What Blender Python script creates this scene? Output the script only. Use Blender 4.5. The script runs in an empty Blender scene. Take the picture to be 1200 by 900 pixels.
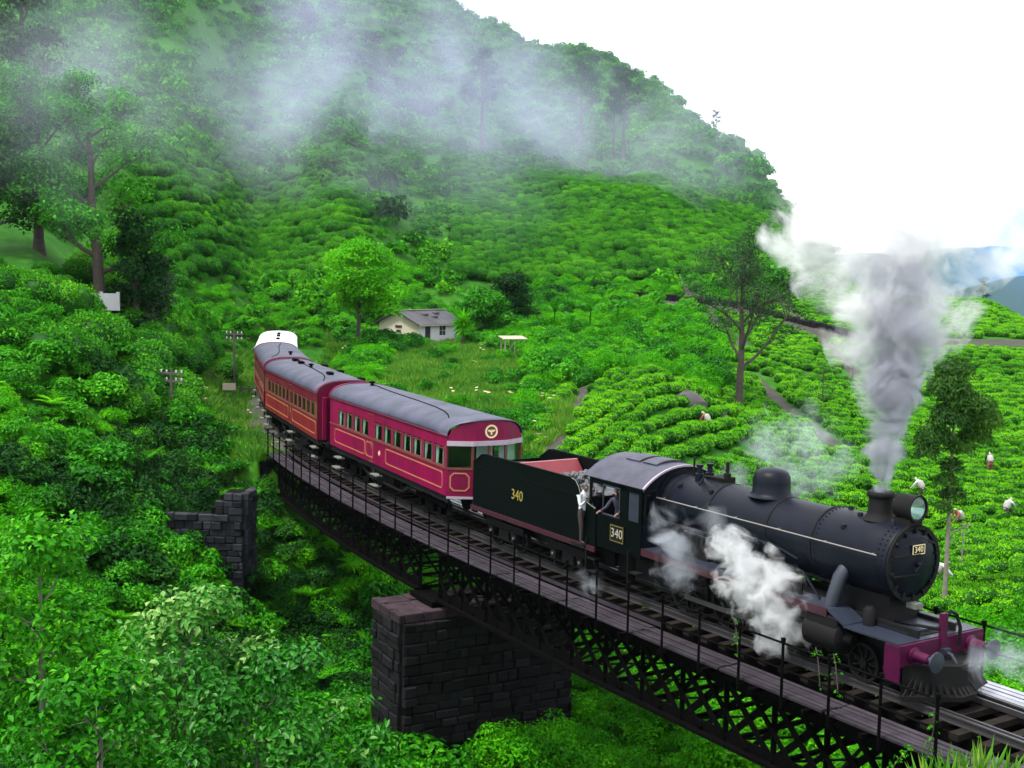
import bpy, math, random
import numpy as np
from mathutils import Vector, Matrix

PI = math.pi
rng = random.Random(11)
nr = np.random.default_rng(5)
sc = bpy.context.scene
COL = sc.collection

# ---------------------------------------------------------------- camera
F_PX, PITCH, ROLL, CAM_H = 1439.06, 0.09338, -0.01882, 8.969
cam_d = bpy.data.cameras.new('camera')
cam_d.sensor_width = 36.0
cam_d.lens = 36.0 * F_PX / 1200.0
cam_d.clip_start = 0.2
cam_d.clip_end = 20000
cam = bpy.data.objects.new('camera', cam_d)
COL.objects.link(cam)
_c, _s = math.cos(PITCH), math.sin(PITCH)
_cr, _sr = math.cos(ROLL), math.sin(ROLL)
_r0, _u0, _f0 = Vector((1, 0, 0)), Vector((0, _s, _c)), Vector((0, _c, -_s))
_right, _up = _cr * _r0 - _sr * _u0, _sr * _r0 + _cr * _u0
_M = Matrix((_right, _up, -_f0)).transposed().to_4x4()
_M.translation = Vector((0, 0, CAM_H))
cam.matrix_world = _M
sc.camera = cam

# ---------------------------------------------------------------- sky, sun, exposure
SUN_EL, SUN_AZ = math.radians(66), math.radians(240)     # azimuth clockwise from +Y (north): from behind the camera, to the left
world = bpy.data.worlds.new('World')
sc.world = world
world.use_nodes = True
wn, wl = world.node_tree.nodes, world.node_tree.links
wn.clear()
w_out = wn.new('ShaderNodeOutputWorld')
w_bg = wn.new('ShaderNodeBackground')
w_bg.inputs['Strength'].default_value = 0.055
w_sky = wn.new('ShaderNodeTexSky')
w_sky.sky_type = 'NISHITA'
w_sky.sun_disc = False
w_sky.sun_elevation = SUN_EL
w_sky.sun_rotation = SUN_AZ
w_sky.altitude = 1200
w_mix = wn.new('ShaderNodeMix'); w_mix.data_type = 'RGBA'
w_tc = wn.new('ShaderNodeTexCoord')
w_no = wn.new('ShaderNodeTexNoise'); w_no.inputs['Scale'].default_value = 2.2; w_no.inputs['Detail'].default_value = 6
w_mr = wn.new('ShaderNodeMapRange')
w_mr.inputs['From Min'].default_value = 0.3; w_mr.inputs['From Max'].default_value = 0.7
w_mr.inputs['To Min'].default_value = 0.80; w_mr.inputs['To Max'].default_value = 0.97
w_mix.inputs[7].default_value = (9.6, 9.8, 10.2, 1)       # the white overcast deck
wl.new(w_tc.outputs['Generated'], w_no.inputs['Vector'])
wl.new(w_no.outputs['Fac'], w_mr.inputs['Value'])
wl.new(w_mr.outputs['Result'], w_mix.inputs[0])
wl.new(w_sky.outputs['Color'], w_mix.inputs[6])
wl.new(w_mix.outputs[2], w_bg.inputs['Color'])
wl.new(w_bg.outputs['Background'], w_out.inputs['Surface'])

sun_d = bpy.data.lights.new('sun', 'SUN')
sun_d.energy = 1.5
sun_d.angle = math.radians(10)
sun_d.color = (1.0, 0.96, 0.88)
sun = bpy.data.objects.new('sun', sun_d)
COL.objects.link(sun)
_sd = Vector((math.sin(SUN_AZ) * math.cos(SUN_EL), math.cos(SUN_AZ) * math.cos(SUN_EL), math.sin(SUN_EL)))
sun.rotation_euler = _sd.to_track_quat('Z', 'Y').to_euler()

sc.view_settings.view_transform = 'Standard'
sc.view_settings.look = 'None'
sc.view_settings.exposure = 2.0
sc.view_settings.gamma = 1.0
sc.cycles.max_bounces = 6
sc.cycles.diffuse_bounces = 2
sc.cycles.glossy_bounces = 2
sc.cycles.transmission_bounces = 2
sc.cycles.volume_bounces = 2
sc.cycles.transparent_max_bounces = 12
sc.cycles.volume_max_steps = 256
sc.cycles.use_denoising = True

# ---------------------------------------------------------------- helpers
def tag(o, label=None, cat=None, group=None, kind=None):
    if label: o['label'] = label
    if cat: o['category'] = cat
    if group: o['group'] = group
    if kind: o['kind'] = kind
    return o

def empty(name, loc=(0, 0, 0), rz=0.0, label=None, cat=None, group=None):
    o = bpy.data.objects.new(name, None)
    COL.objects.link(o)
    o.location = loc
    o.rotation_euler = (0, 0, rz)
    return tag(o, label, cat, group)

def link_mesh(name, me, parent=None, loc=None, rz=None):
    o = bpy.data.objects.new(name, me)
    COL.objects.link(o)
    if parent: o.parent = parent
    if loc is not None: o.location = loc
    if rz is not None: o.rotation_euler = (0, 0, rz)
    return o

def mesh_np(name, V, F, mats=(), midx=None, smooth=False, attrs=None):
    """V (n,3); F list of (m,k) arrays, or one array."""
    me = bpy.data.meshes.new(name)
    Fs = F if isinstance(F, list) else [F]
    Fs = [np.asarray(f, dtype=np.int32) for f in Fs if len(f)]
    V = np.asarray(V, dtype=np.float32)
    me.vertices.add(len(V))
    me.vertices.foreach_set('co', V.ravel())
    li = np.concatenate([f.ravel() for f in Fs]).astype(np.int32)
    cnt = np.concatenate([np.full(len(f), f.shape[1], dtype=np.int32) for f in Fs])
    st = np.concatenate([[0], np.cumsum(cnt)[:-1]]).astype(np.int32)
    me.loops.add(len(li)); me.loops.foreach_set('vertex_index', li)
    me.polygons.add(len(cnt)); me.polygons.foreach_set('loop_start', st); me.polygons.foreach_set('loop_total', cnt)
    for m in mats: me.materials.append(m)
    if midx is not None: me.polygons.foreach_set('material_index', np.asarray(midx, dtype=np.int32))
    if smooth: me.polygons.foreach_set('use_smooth', np.ones(len(cnt), dtype=bool))
    if attrs:
        for k, a in attrs.items():
            at = me.attributes.new(k, 'FLOAT', 'POINT'); at.data.foreach_set('value', np.asarray(a, dtype=np.float32))
    me.update(calc_edges=True)
    return me

class MB:
    def __init__(self): self.v = []; self.f = []
    def add(self, vs, fs):
        b = len(self.v); self.v += [tuple(p) for p in vs]; self.f += [tuple(i + b for i in f) for f in fs]; return self
    def box(self, x0, x1, y0, y1, z0, z1):
        vs = [(x0,y0,z0),(x1,y0,z0),(x1,y1,z0),(x0,y1,z0),(x0,y0,z1),(x1,y0,z1),(x1,y1,z1),(x0,y1,z1)]
        return self.add(vs, [(0,3,2,1),(4,5,6,7),(0,1,5,4),(1,2,6,5),(2,3,7,6),(3,0,4,7)])
    def bar(self, a, b, w, h, up=(0,0,1)):
        a, b = Vector(a), Vector(b); d = (b - a)
        if d.length < 1e-6: return self
        d.normalize(); u = Vector(up)
        if abs(d.dot(u)) > .98: u = Vector((1,0,0))
        s = d.cross(u).normalized(); t = s.cross(d)
        s *= w/2; t *= h/2
        vs = [a-s-t,a+s-t,a+s+t,a-s+t,b-s-t,b+s-t,b+s+t,b-s+t]
        return self.add(vs, [(0,3,2,1),(4,5,6,7),(0,1,5,4),(1,2,6,5),(2,3,7,6),(3,0,4,7)])
    def tube(self, pts, r, n=8, cap=True):
        pts = [Vector(p) for p in pts]; k = len(pts)
        rs = r if isinstance(r, (list, tuple)) else [r]*k
        vs = []; prev = None
        for i, p in enumerate(pts):
            d = (pts[min(i+1,k-1)] - pts[max(i-1,0)]).normalized()
            if prev is None:
                u = Vector((0,0,1)) if abs(d.z) < .9 else Vector((1,0,0))
                s = d.cross(u).normalized()
            else:
                s = (prev - d*prev.dot(d))
                s = s.normalized() if s.length > 1e-6 else d.orthogonal().normalized()
            prev = s; t = d.cross(s)
            for j in range(n):
                a = 2*PI*j/n
                vs.append(p + rs[i]*(math.cos(a)*s + math.sin(a)*t))
        fs = [(i*n+j, i*n+(j+1)%n, (i+1)*n+(j+1)%n, (i+1)*n+j) for i in range(k-1) for j in range(n)]
        if cap: fs += [tuple(range(n-1,-1,-1)), tuple(range((k-1)*n, k*n))]
        return self.add(vs, fs)
    def lathe(self, prof, o, axis='x', n=32, cap=True):
        """prof: (along, radius) pairs; axis letter; o origin."""
        vs = []
        for a, r in prof:
            for j in range(n):
                t = 2*PI*j/n; c, s = r*math.cos(t), r*math.sin(t)
                p = {'x': (a, c, s), 'z': (c, s, a), 'y': (s, a, c)}[axis]
                vs.append((o[0]+p[0], o[1]+p[1], o[2]+p[2]))
        k = len(prof)
        fs = [(i*n+j, i*n+(j+1)%n, (i+1)*n+(j+1)%n, (i+1)*n+j) for i in range(k-1) for j in range(n)]
        if cap: fs += [tuple(range(n-1,-1,-1)), tuple(range((k-1)*n, k*n))]
        return self.add(vs, fs)
    def prism(self, pts, vec):
        """closed polygon of 3-D points pushed along vec"""
        k = len(pts); vec = Vector(vec); pts = [Vector(p) for p in pts]
        vs = pts + [p + vec for p in pts]
        fs = [tuple(range(k-1,-1,-1)), tuple(range(k, 2*k))] + [(i,(i+1)%k,(i+1)%k+k,i+k) for i in range(k)]
        return self.add(vs, fs)
    def ribbon(self, outer, inner, vec):
        """closed ring between two loops of equal length, pushed along vec"""
        k = len(outer); vec = Vector(vec)
        vs = [Vector(p) for p in outer] + [Vector(p) for p in inner]
        vs += [p + vec for p in vs]
        fs = []
        for i in range(k):
            j = (i+1) % k
            fs += [(i,j,k+j,k+i), (2*k+i,3*k+i,3*k+j,2*k+j), (i,2*k+i,2*k+j,j), (k+i,k+j,3*k+j,3*k+i)]
        return self.add(vs, fs)
    def mesh(self, name, mat, smooth=False, angle=40, fix=True):
        me = bpy.data.meshes.new(name)
        me.from_pydata(self.v, [], self.f)
        if fix:
            import bmesh
            bm = bmesh.new(); bm.from_mesh(me); bmesh.ops.recalc_face_normals(bm, faces=bm.faces); bm.to_mesh(me); bm.free()
        if mat:
            for m in (mat if isinstance(mat, (list, tuple)) else [mat]): me.materials.append(m)
        if smooth:
            me.polygons.foreach_set('use_smooth', np.ones(len(me.polygons), dtype=bool))
            try: me.set_sharp_from_angle(angle=math.radians(angle))
            except Exception: pass
        me.update()
        return me
    def build(self, name, mat, parent=None, smooth=False, bevel=0.0, loc=None, rz=None, angle=40):
        o = link_mesh(name, self.mesh(name, mat, smooth, angle), parent, loc, rz)
        if bevel:
            b = o.modifiers.new('bevel', 'BEVEL'); b.width = bevel; b.segments = 2; b.limit_method = 'ANGLE'
        return o

# ---------------------------------------------------------------- materials
def new_mat(name):
    m = bpy.data.materials.new(name); m.use_nodes = True
    m.node_tree.nodes.clear()
    return m, m.node_tree.nodes, m.node_tree.links

def ramp(n, stops):
    r = n.new('ShaderNodeValToRGB'); e = r.color_ramp.elements
    while len(e) < len(stops): e.new(0.5)
    for i, (p, c) in enumerate(stops):
        e[i].position = p; e[i].color = (c[0], c[1], c[2], 1)
    return r

def paint(name, base, rough=0.5, metal=0.0, dirt=None, dirt_amt=0.5, scale=3.0, bump=0.02, streak=False, spec=0.5, bscale=None, coat=0.0, per_object=0.0):
    """principled paint/metal/wood with noise grime and fine relief"""
    m, n, l = new_mat(name)
    out = n.new('ShaderNodeOutputMaterial'); p = n.new('ShaderNodeBsdfPrincipled')
    l.new(p.outputs[0], out.inputs[0])
    tc = n.new('ShaderNodeTexCoord')
    mp = n.new('ShaderNodeMapping')
    if streak: mp.inputs['Scale'].default_value = (1.0, 1.0, 0.18)
    l.new(tc.outputs['Object'], mp.inputs[0])
    no = n.new('ShaderNodeTexNoise'); no.inputs['Scale'].default_value = scale; no.inputs['Detail'].default_value = 7; no.inputs['Roughness'].default_value = 0.65
    l.new(mp.outputs[0], no.inputs['Vector'])
    d = dirt or tuple(c*0.55 for c in base)
    r = ramp(n, [(0.38, (0,0,0)), (0.72, (1,1,1))]); l.new(no.outputs['Fac'], r.inputs[0])
    mu = n.new('ShaderNodeMath'); mu.operation = 'MULTIPLY'; mu.inputs[1].default_value = dirt_amt
    l.new(r.outputs[0], mu.inputs[0])
    mx = n.new('ShaderNodeMix'); mx.data_type = 'RGBA'
    mx.inputs[6].default_value = (*base, 1); mx.inputs[7].default_value = (*d, 1)
    l.new(mu.outputs[0], mx.inputs[0])
    colour = mx.outputs[2]
    if per_object:
        oi = n.new('ShaderNodeObjectInfo'); hv = n.new('ShaderNodeHueSaturation')
        mr = n.new('ShaderNodeMapRange'); mr.inputs['To Min'].default_value = 1-per_object; mr.inputs['To Max'].default_value = 1+per_object
        l.new(oi.outputs['Random'], mr.inputs['Value']); l.new(mr.outputs[0], hv.inputs['Value']); l.new(colour, hv.inputs['Color'])
        colour = hv.outputs[0]
    l.new(colour, p.inputs['Base Color'])
    mr2 = n.new('ShaderNodeMapRange'); mr2.inputs['To Min'].default_value = rough*0.8; mr2.inputs['To Max'].default_value = min(1, rough*1.35)
    l.new(no.outputs['Fac'], mr2.inputs['Value']); l.new(mr2.outputs[0], p.inputs['Roughness'])
    p.inputs['Metallic'].default_value = metal
    p.inputs['Specular IOR Level'].default_value = spec
    if coat: p.inputs['Coat Weight'].default_value = coat; p.inputs['Coat Roughness'].default_value = 0.15
    if bump:
        nb = n.new('ShaderNodeTexNoise'); nb.inputs['Scale'].default_value = bscale or scale*6; nb.inputs['Detail'].default_value = 5
        l.new(mp.outputs[0], nb.inputs['Vector'])
        b = n.new('ShaderNodeBump'); b.inputs['Strength'].default_value = 0.5; b.inputs['Distance'].default_value = bump
        l.new(nb.outputs['Fac'], b.inputs['Height']); l.new(b.outputs[0], p.inputs['Normal'])
    return m

def leaf_mat(name, c1, c2, c3, rough=0.45, trans=0.35, spec=0.4):
    """leaves: colour differs from leaf to leaf (attribute 'tone') and from plant to plant"""
    m, n, l = new_mat(name)
    out = n.new('ShaderNodeOutputMaterial'); p = n.new('ShaderNodeBsdfPrincipled')
    at = n.new('ShaderNodeAttribute'); at.attribute_name = 'tone'
    oi = n.new('ShaderNodeObjectInfo')
    r = ramp(n, [(0.0, c1), (0.55, c2), (1.0, c3)])
    ad = n.new('ShaderNodeMath'); ad.operation = 'MULTIPLY_ADD'; ad.inputs[1].default_value = 0.44; 
    sb = n.new('ShaderNodeMath'); sb.operation = 'SUBTRACT'; sb.inputs[1].default_value = 0.22
    # vigour differs from patch to patch of ground
    ge = n.new('ShaderNodeNewGeometry'); pn = n.new('ShaderNodeTexNoise'); pn.inputs['Scale'].default_value = 0.11; pn.inputs['Detail'].default_value = 3
    pm_ = n.new('ShaderNodeMath'); pm_.operation = 'MULTIPLY_ADD'; pm_.inputs[1].default_value = 1.1; pm_.inputs[2].default_value = -0.55
    a2 = n.new('ShaderNodeMath'); a2.operation = 'ADD'
    l.new(ge.outputs['Position'], pn.inputs['Vector']); l.new(pn.outputs['Fac'], pm_.inputs[0])
    l.new(oi.outputs['Random'], ad.inputs[0]); l.new(at.outputs['Fac'], ad.inputs[2])
    l.new(ad.outputs[0], a2.inputs[0]); l.new(pm_.outputs[0], a2.inputs[1]); l.new(a2.outputs[0], sb.inputs[0]); l.new(sb.outputs[0], r.inputs[0])
    l.new(r.outputs[0], p.inputs['Base Color'])
    p.inputs['Roughness'].default_value = rough
    p.inputs['Specular IOR Level'].default_value = spec
    if trans:
        tr = n.new('ShaderNodeBsdfTranslucent'); l.new(r.outputs[0], tr.inputs['Color'])
        mx = n.new('ShaderNodeMixShader'); mx.inputs[0].default_value = trans
        l.new(p.outputs[0], mx.inputs[1]); l.new(tr.outputs[0], mx.inputs[2]); l.new(mx.outputs[0], out.inputs[0])
    else: l.new(p.outputs[0], out.inputs[0])
    return m

M = {}
M['iron'] = paint('black_iron', (0.0018,0.0018,0.0022), 0.7, 0.0, (0.004,0.003,0.0025), 0.6, 2.5, 0.006, spec=0.03)
M['loco'] = paint('locomotive_black', (0.002,0.0032,0.0085), 0.42, 0.0, (0.0085,0.010,0.0165), 0.8, 1.2, 0.004, streak=True, spec=0.13)
M['loco_deck'] = paint('footplate_grey', (0.016,0.022,0.038), 0.42, 0.0, (0.006,0.007,0.011), 0.6, 2.5, 0.004)
M['loco_matt'] = paint('sooty_black', (0.003,0.003,0.004), 0.7, 0.0, (0.009,0.007,0.006), 0.5, 3.0, 0.01, spec=0.2)
M['tender'] = paint('tender_green_black', (0.0008,0.0022,0.0024), 0.45, 0.0, (0.002,0.004,0.004), 0.5, 1.2, 0.004, streak=True, spec=0.07)
M['maroon'] = paint('maroon_paint', (0.035,0.003,0.012), 0.45, 0.0, (0.012,0.003,0.005), 0.6, 3.0, 0.003)
M['beam_red'] = paint('buffer_beam_crimson', (0.062,0.001,0.031), 0.5, 0.0, (0.018,0.001,0.010), 0.7, 3.0, 0.003, spec=.2)
M['crimson'] = paint('coach_crimson', (0.20,0.001,0.048), 0.36, 0.0, (0.075,0.001,0.018), 0.8, 1.4, 0.002, streak=True, spec=.25)
M['crimson_dark'] = paint('coach_crimson_band', (0.12,0.002,0.024), 0.38, 0.0, (0.055,0.002,0.012), 0.7, 1.4, 0.002, streak=True, spec=.25)
M['vermilion'] = paint('coach_orange_red', (0.17,0.010,0.020), 0.4, 0.0, (0.08,0.006,0.010), 0.7, 1.4, 0.002, streak=True, spec=.25)
M['gold'] = paint('lining_gold', (0.34,0.13,0.05), 0.4, 0.0, (0.5,0.2,0.09), 0.5, 4.0, 0.0)
M['cream'] = paint('cream_paint', (0.80,0.66,0.36), 0.5, 0.0, (0.5,0.4,0.22), 0.5, 6.0, 0.0)
M['yellow'] = paint('number_yellow', (0.24,0.19,0.03), 0.5, 0.0, (0.2,0.16,0.03), 0.6, 9.0, 0.0)
M['roof_grey'] = paint('coach_roof_grey', (0.050,0.051,0.090), 0.5, 0.0, (0.013,0.021,0.032), 0.95, 0.8, 0.006, spec=0.5)
M['roof_white'] = paint('coach_roof_white', (0.80,0.80,0.84), 0.5, 0.0, (0.55,0.55,0.60), 0.5, 1.0, 0.004)
M['cab_roof'] = paint('cab_roof_grey', (0.036,0.036,0.062), 0.5, 0.0, (0.012,0.012,0.02), 0.8, 2.2, 0.006)
M['ledge'] = paint('visor_grey', (0.36,0.30,0.36), 0.45, 0.0, (0.2,0.17,0.2), 0.6, 3.0, 0.003)
M['frame_brown'] = paint('window_frame_brown', (0.12,0.03,0.02), 0.5, 0.0, None, 0.5, 4.0, 0.002)
M['dark'] = paint('interior_dark', (0.015,0.012,0.012), 0.8, 0.0, None, 0.4, 3.0, 0.0)
M['curtain'] = paint('curtain_cloth', (0.62,0.66,0.58), 0.9, 0.0, (0.4,0.45,0.38), 0.6, 5.0, 0.02)
M['steel'] = paint('rail_steel', (0.05,0.048,0.052), 0.4, 0.4, (0.03,0.02,0.017), 0.5, 3.0, 0.003)
M['pipe'] = paint('handrail_steel', (0.25,0.24,0.22), 0.35, 0.5, (0.2,0.17,0.14), 0.5, 6.0, 0.0)
M['plank'] = paint('weathered_plank', (0.038,0.030,0.040), 0.75, 0.0, (0.012,0.010,0.013), 0.75, 2.2, 0.01, bscale=25, per_object=0.25, spec=0.2)
M['plank_wet'] = paint('wet_plank', (0.22,0.23,0.27), 0.22, 0.0, (0.12,0.12,0.15), 0.75, 2.2, 0.008, bscale=25, per_object=0.25, spec=0.7)
M['sleeper'] = paint('sleeper_wood', (0.014,0.011,0.009), 0.85, 0.0, (0.005,0.004,0.0035), 0.7, 2.5, 0.012, bscale=22, per_object=0.35, spec=0.1)
M['step'] = paint('step_wood', (0.12,0.135,0.115), 0.7, 0.0, None, 0.6, 3.0, 0.004)
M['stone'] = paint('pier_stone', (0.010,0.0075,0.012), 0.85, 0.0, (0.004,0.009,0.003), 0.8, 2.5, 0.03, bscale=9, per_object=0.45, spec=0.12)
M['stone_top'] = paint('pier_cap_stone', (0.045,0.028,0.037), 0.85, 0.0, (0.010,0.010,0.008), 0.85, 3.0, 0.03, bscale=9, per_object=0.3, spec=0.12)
M['stone_pale'] = paint('wall_stone', (0.024,0.021,0.033), 0.85, 0.0, (0.006,0.016,0.004), 0.85, 2.5, 0.03, bscale=9, per_object=0.55, spec=0.12)
M['mortar'] = paint('mortar_dark', (0.004,0.004,0.004), 0.95, 0.0, None, 0.5, 3.0, 0.02, spec=0.05)
M['plaster'] = paint('house_plaster', (0.50,0.44,0.34), 0.85, 0.0, (0.45,0.40,0.30), 0.6, 0.8, 0.006)
M['plaster_white'] = paint('white_plaster', (0.5,0.51,0.54), 0.85, 0.0, (0.45,0.45,0.47), 0.6, 0.8, 0.006)
M['tile_dark'] = paint('roof_sheet', (0.022,0.022,0.03), 0.6, 0.0, (0.08,0.075,0.08), 0.5, 1.4, 0.01, per_object=0.35)
M['wood'] = paint('pole_wood', (0.085,0.075,0.06), 0.85, 0.0, (0.04,0.035,0.03), 0.6, 3.0, 0.01)
M['wood_pale'] = paint('pale_timber', (0.28,0.26,0.2), 0.8, 0.0, (0.28,0.25,0.18), 0.6, 3.0, 0.008)
M['bark'] = paint('tree_bark', (0.075,0.062,0.052), 0.9, 0.0, (0.03,0.026,0.022), 0.7, 3.5, 0.03, spec=0.15)
M['bark_pale'] = paint('pale_bark', (0.21,0.19,0.155), 0.9, 0.0, (0.08,0.07,0.055), 0.7, 3.5, 0.03)
M['rock'] = paint('field_rock', (0.06,0.048,0.06), 0.9, 0.0, (0.06,0.055,0.055), 0.7, 1.5, 0.06)
M['coal'] = paint('coal', (0.02,0.021,0.026), 0.28, 0.0, (0.05,0.05,0.06), 0.5, 8.0, 0.02, spec=0.8, per_object=0.4)
M['skin'] = paint('skin', (0.16,0.075,0.045), 0.55, 0.0, None, 0.2, 6.0, 0.0)
M['hair'] = paint('hair', (0.008,0.007,0.007), 0.6, 0.0, None, 0.2, 6.0, 0.0)
M['shirt'] = paint('white_shirt', (0.45,0.48,0.52), 0.85, 0.0, (0.6,0.62,0.68), 0.4, 6.0, 0.01)
M['trousers'] = paint('dark_trousers', (0.03,0.018,0.02), 0.85, 0.0, None, 0.4, 6.0, 0.01)
M['bluecloth'] = paint('navy_overalls', (0.02,0.02,0.045), 0.85, 0.0, None, 0.4, 6.0, 0.01)
M['pinkcloth'] = paint('faded_red_cloth', (0.22,0.06,0.05), 0.85, 0.0, None, 0.4, 6.0, 0.01)
M['sack'] = paint('pale_sack', (0.34,0.33,0.30), 0.9, 0.0, None, 0.4, 6.0, 0.01)
M['red_panel'] = paint('coal_bunker_red', (0.15,0.010,0.018), 0.5, 0.0, None, 0.4, 3.0, 0.003)
M['pink'] = paint('pink_edge', (0.45,0.17,0.19), 0.5, 0.0, None, 0.3, 3.0, 0.0)
M['brass'] = paint('brass', (0.5,0.34,0.12), 0.35, 0.9, None, 0.5, 6.0, 0.0)
M['reflector'] = paint('lamp_reflector', (0.65,0.66,0.64), 0.22, 0.75, (0.4,0.42,0.4), 0.5, 4.0, 0.0)
M['gravel_track'] = paint('track_ballast', (0.05,0.047,0.036), 0.95, 0.0, (0.018,0.022,0.012), 0.7, 4.0, 0.05, bscale=18)

def glass_mat(name, tint=(0.8,0.9,0.88), mixv=0.25):
    m, n, l = new_mat(name)
    out = n.new('ShaderNodeOutputMaterial'); g = n.new('ShaderNodeBsdfGlossy'); t = n.new('ShaderNodeBsdfTransparent')
    g.inputs['Roughness'].default_value = 0.08; t.inputs['Color'].default_value = (*tint, 1)
    lw = n.new('ShaderNodeLayerWeight'); lw.inputs['Blend'].default_value = 0.5
    fr = n.new('ShaderNodeMath'); fr.operation = 'POWER'; fr.inputs[1].default_value = 4.0; l.new(lw.outputs['Facing'], fr.inputs[0])
    ad = n.new('ShaderNodeMath'); ad.operation = 'MULTIPLY_ADD'; ad.inputs[1].default_value = 0.5; ad.inputs[2].default_value = mixv; ad.use_clamp = True
    no = n.new('ShaderNodeTexNoise'); no.inputs['Scale'].default_value = 6
    b = n.new('ShaderNodeBump'); b.inputs['Distance'].default_value = 0.01; b.inputs['Strength'].default_value = 0.3
    l.new(no.outputs['Fac'], b.inputs['Height']); l.new(b.outputs[0], g.inputs['Normal'])
    mx = n.new('ShaderNodeMixShader')
    l.new(fr.outputs[0], ad.inputs[0]); l.new(ad.outputs[0], mx.inputs[0]); l.new(t.outputs[0], mx.inputs[1]); l.new(g.outputs[0], mx.inputs[2]); l.new(mx.outputs[0], out.inputs[0])
    return m
M['glass'] = glass_mat('window_glass', mixv=0.05)

# leaves: base colours of the plants themselves
M['leaf_tea'] = leaf_mat('tea_leaves', (0.028,0.16,0.001), (0.105,0.42,0.003), (0.25,0.60,0.005), 0.5, 0.3, .05)
M['leaf_oldtea'] = leaf_mat('old_tea_leaves', (0.010,0.09,0.004), (0.040,0.23,0.008), (0.13,0.42,0.012), 0.5, 0.3, .05)
M['leaf_shrub'] = leaf_mat('shrub_leaves', (0.006,0.07,0.002), (0.024,0.21,0.002), (0.09,0.40,0.005), 0.42, 0.3, .10)
M['leaf_lime'] = leaf_mat('lime_leaves', (0.018,0.15,0.001), (0.055,0.33,0.002), (0.14,0.50,0.005), 0.5, 0.35, .06)
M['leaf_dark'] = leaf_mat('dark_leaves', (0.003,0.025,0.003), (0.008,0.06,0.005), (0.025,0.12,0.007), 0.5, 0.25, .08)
M['leaf_pale'] = leaf_mat('pale_leaves', (0.010,0.11,0.004), (0.035,0.22,0.012), (0.26,0.44,0.11), 0.35, 0.3, .18)
M['leaf_hill'] = leaf_mat('hill_scrub_leaves', (0.007,0.07,0.003), (0.028,0.19,0.004), (0.10,0.36,0.006), 0.6, 0.25, .05)
M['leaf_grey'] = leaf_mat('greyish_leaves', (0.014,0.042,0.014), (0.032,0.095,0.026), (0.07,0.16,0.04), 0.6, 0.25, .15)
M['leaf_olive'] = leaf_mat('olive_leaves', (0.010,0.045,0.006), (0.035,0.115,0.009), (0.09,0.22,0.014), 0.6, 0.25, .15)
M['grass'] = leaf_mat('grass_blades', (0.03,0.15,0.006), (0.08,0.28,0.01), (0.2,0.36,0.03), 0.6, 0.35)
M['flower'] = leaf_mat('flower_petals', (0.5,0.45,0.2), (0.7,0.5,0.35), (0.75,0.7,0.6), 0.7, 0.3)

# ---------------------------------------------------------------- the line of the track
PCX = [-4.2621358e-07, 6.836285783e-05, -0.00026717512, -0.54208997681, 8.52523483120]
PCY = [-1.81458483e-07, 2.16029782615e-05, 0.00059655605, 0.83240295716, 27.09224592545]
def _poly(s):
    return np.array([np.polyval(PCX, s), np.polyval(PCY, s)])
def _tan(s):
    t = np.array([np.polyval(np.polyder(PCX), s), np.polyval(np.polyder(PCY), s)]); return t / np.hypot(*t)
PS = np.arange(-60.0, 190.01, 0.5)          # arc length, growing towards the back of the train
PXY = np.zeros((len(PS), 2)); PTN = np.zeros((len(PS), 2))
for _i, _s_ in enumerate(PS):
    if _s_ < -2: PTN[_i] = _tan(-2); PXY[_i] = _poly(-2) + _tan(-2) * (_s_ + 2)
    elif _s_ <= 69: PTN[_i] = _tan(_s_); PXY[_i] = _poly(_s_)
    else:
        _h = math.atan2(PTN[_i-1][1], PTN[_i-1][0]) - 0.5 * 0.0052
        PTN[_i] = (math.cos(_h), math.sin(_h)); PXY[_i] = PXY[_i-1] + PTN[_i] * 0.5
PNN = np.stack([-PTN[:, 1], PTN[:, 0]], 1)     # left of the backward direction = the camera's side
def path(s, t=0.0, z=0.0):
    """point s metres along, t metres to the camera's side"""
    k = np.clip((s - PS[0]) / 0.5, 0, len(PS) - 1.001); i = int(k); f = k - i
    p = PXY[i]*(1-f) + PXY[i+1]*f; n = PNN[i]*(1-f) + PNN[i+1]*f
    return Vector((p[0] + n[0]*t, p[1] + n[1]*t, z))
def near_path(x, y):
    """arc length and distance (camera's side positive) of the nearest track point"""
    x = np.asarray(x, float); y = np.asarray(y, float); sh = x.shape
    x = x.ravel(); y = y.ravel(); so = np.zeros(len(x)); do = np.full(len(x), 999.0)
    P = PXY[::2]; N = PNN[::2]; S = PS[::2]
    for a in range(0, len(x), 20000):
        xs, ys = x[a:a+20000, None], y[a:a+20000, None]
        dx, dy = xs - P[None, :, 0], ys - P[None, :, 1]
        k = np.argmin(dx*dx + dy*dy, 1); r = np.arange(len(k))
        so[a:a+20000] = S[k]
        dd = dx[r, k]*N[k, 0] + dy[r, k]*N[k, 1]
        do[a:a+20000] = np.sign(dd) * np.sqrt((dx[r, k]**2 + dy[r, k]**2))
    return so.reshape(sh), do.reshape(sh)

BR0, BR1 = -3.55, 38.6                          # the bridge runs between these two arc lengths
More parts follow.
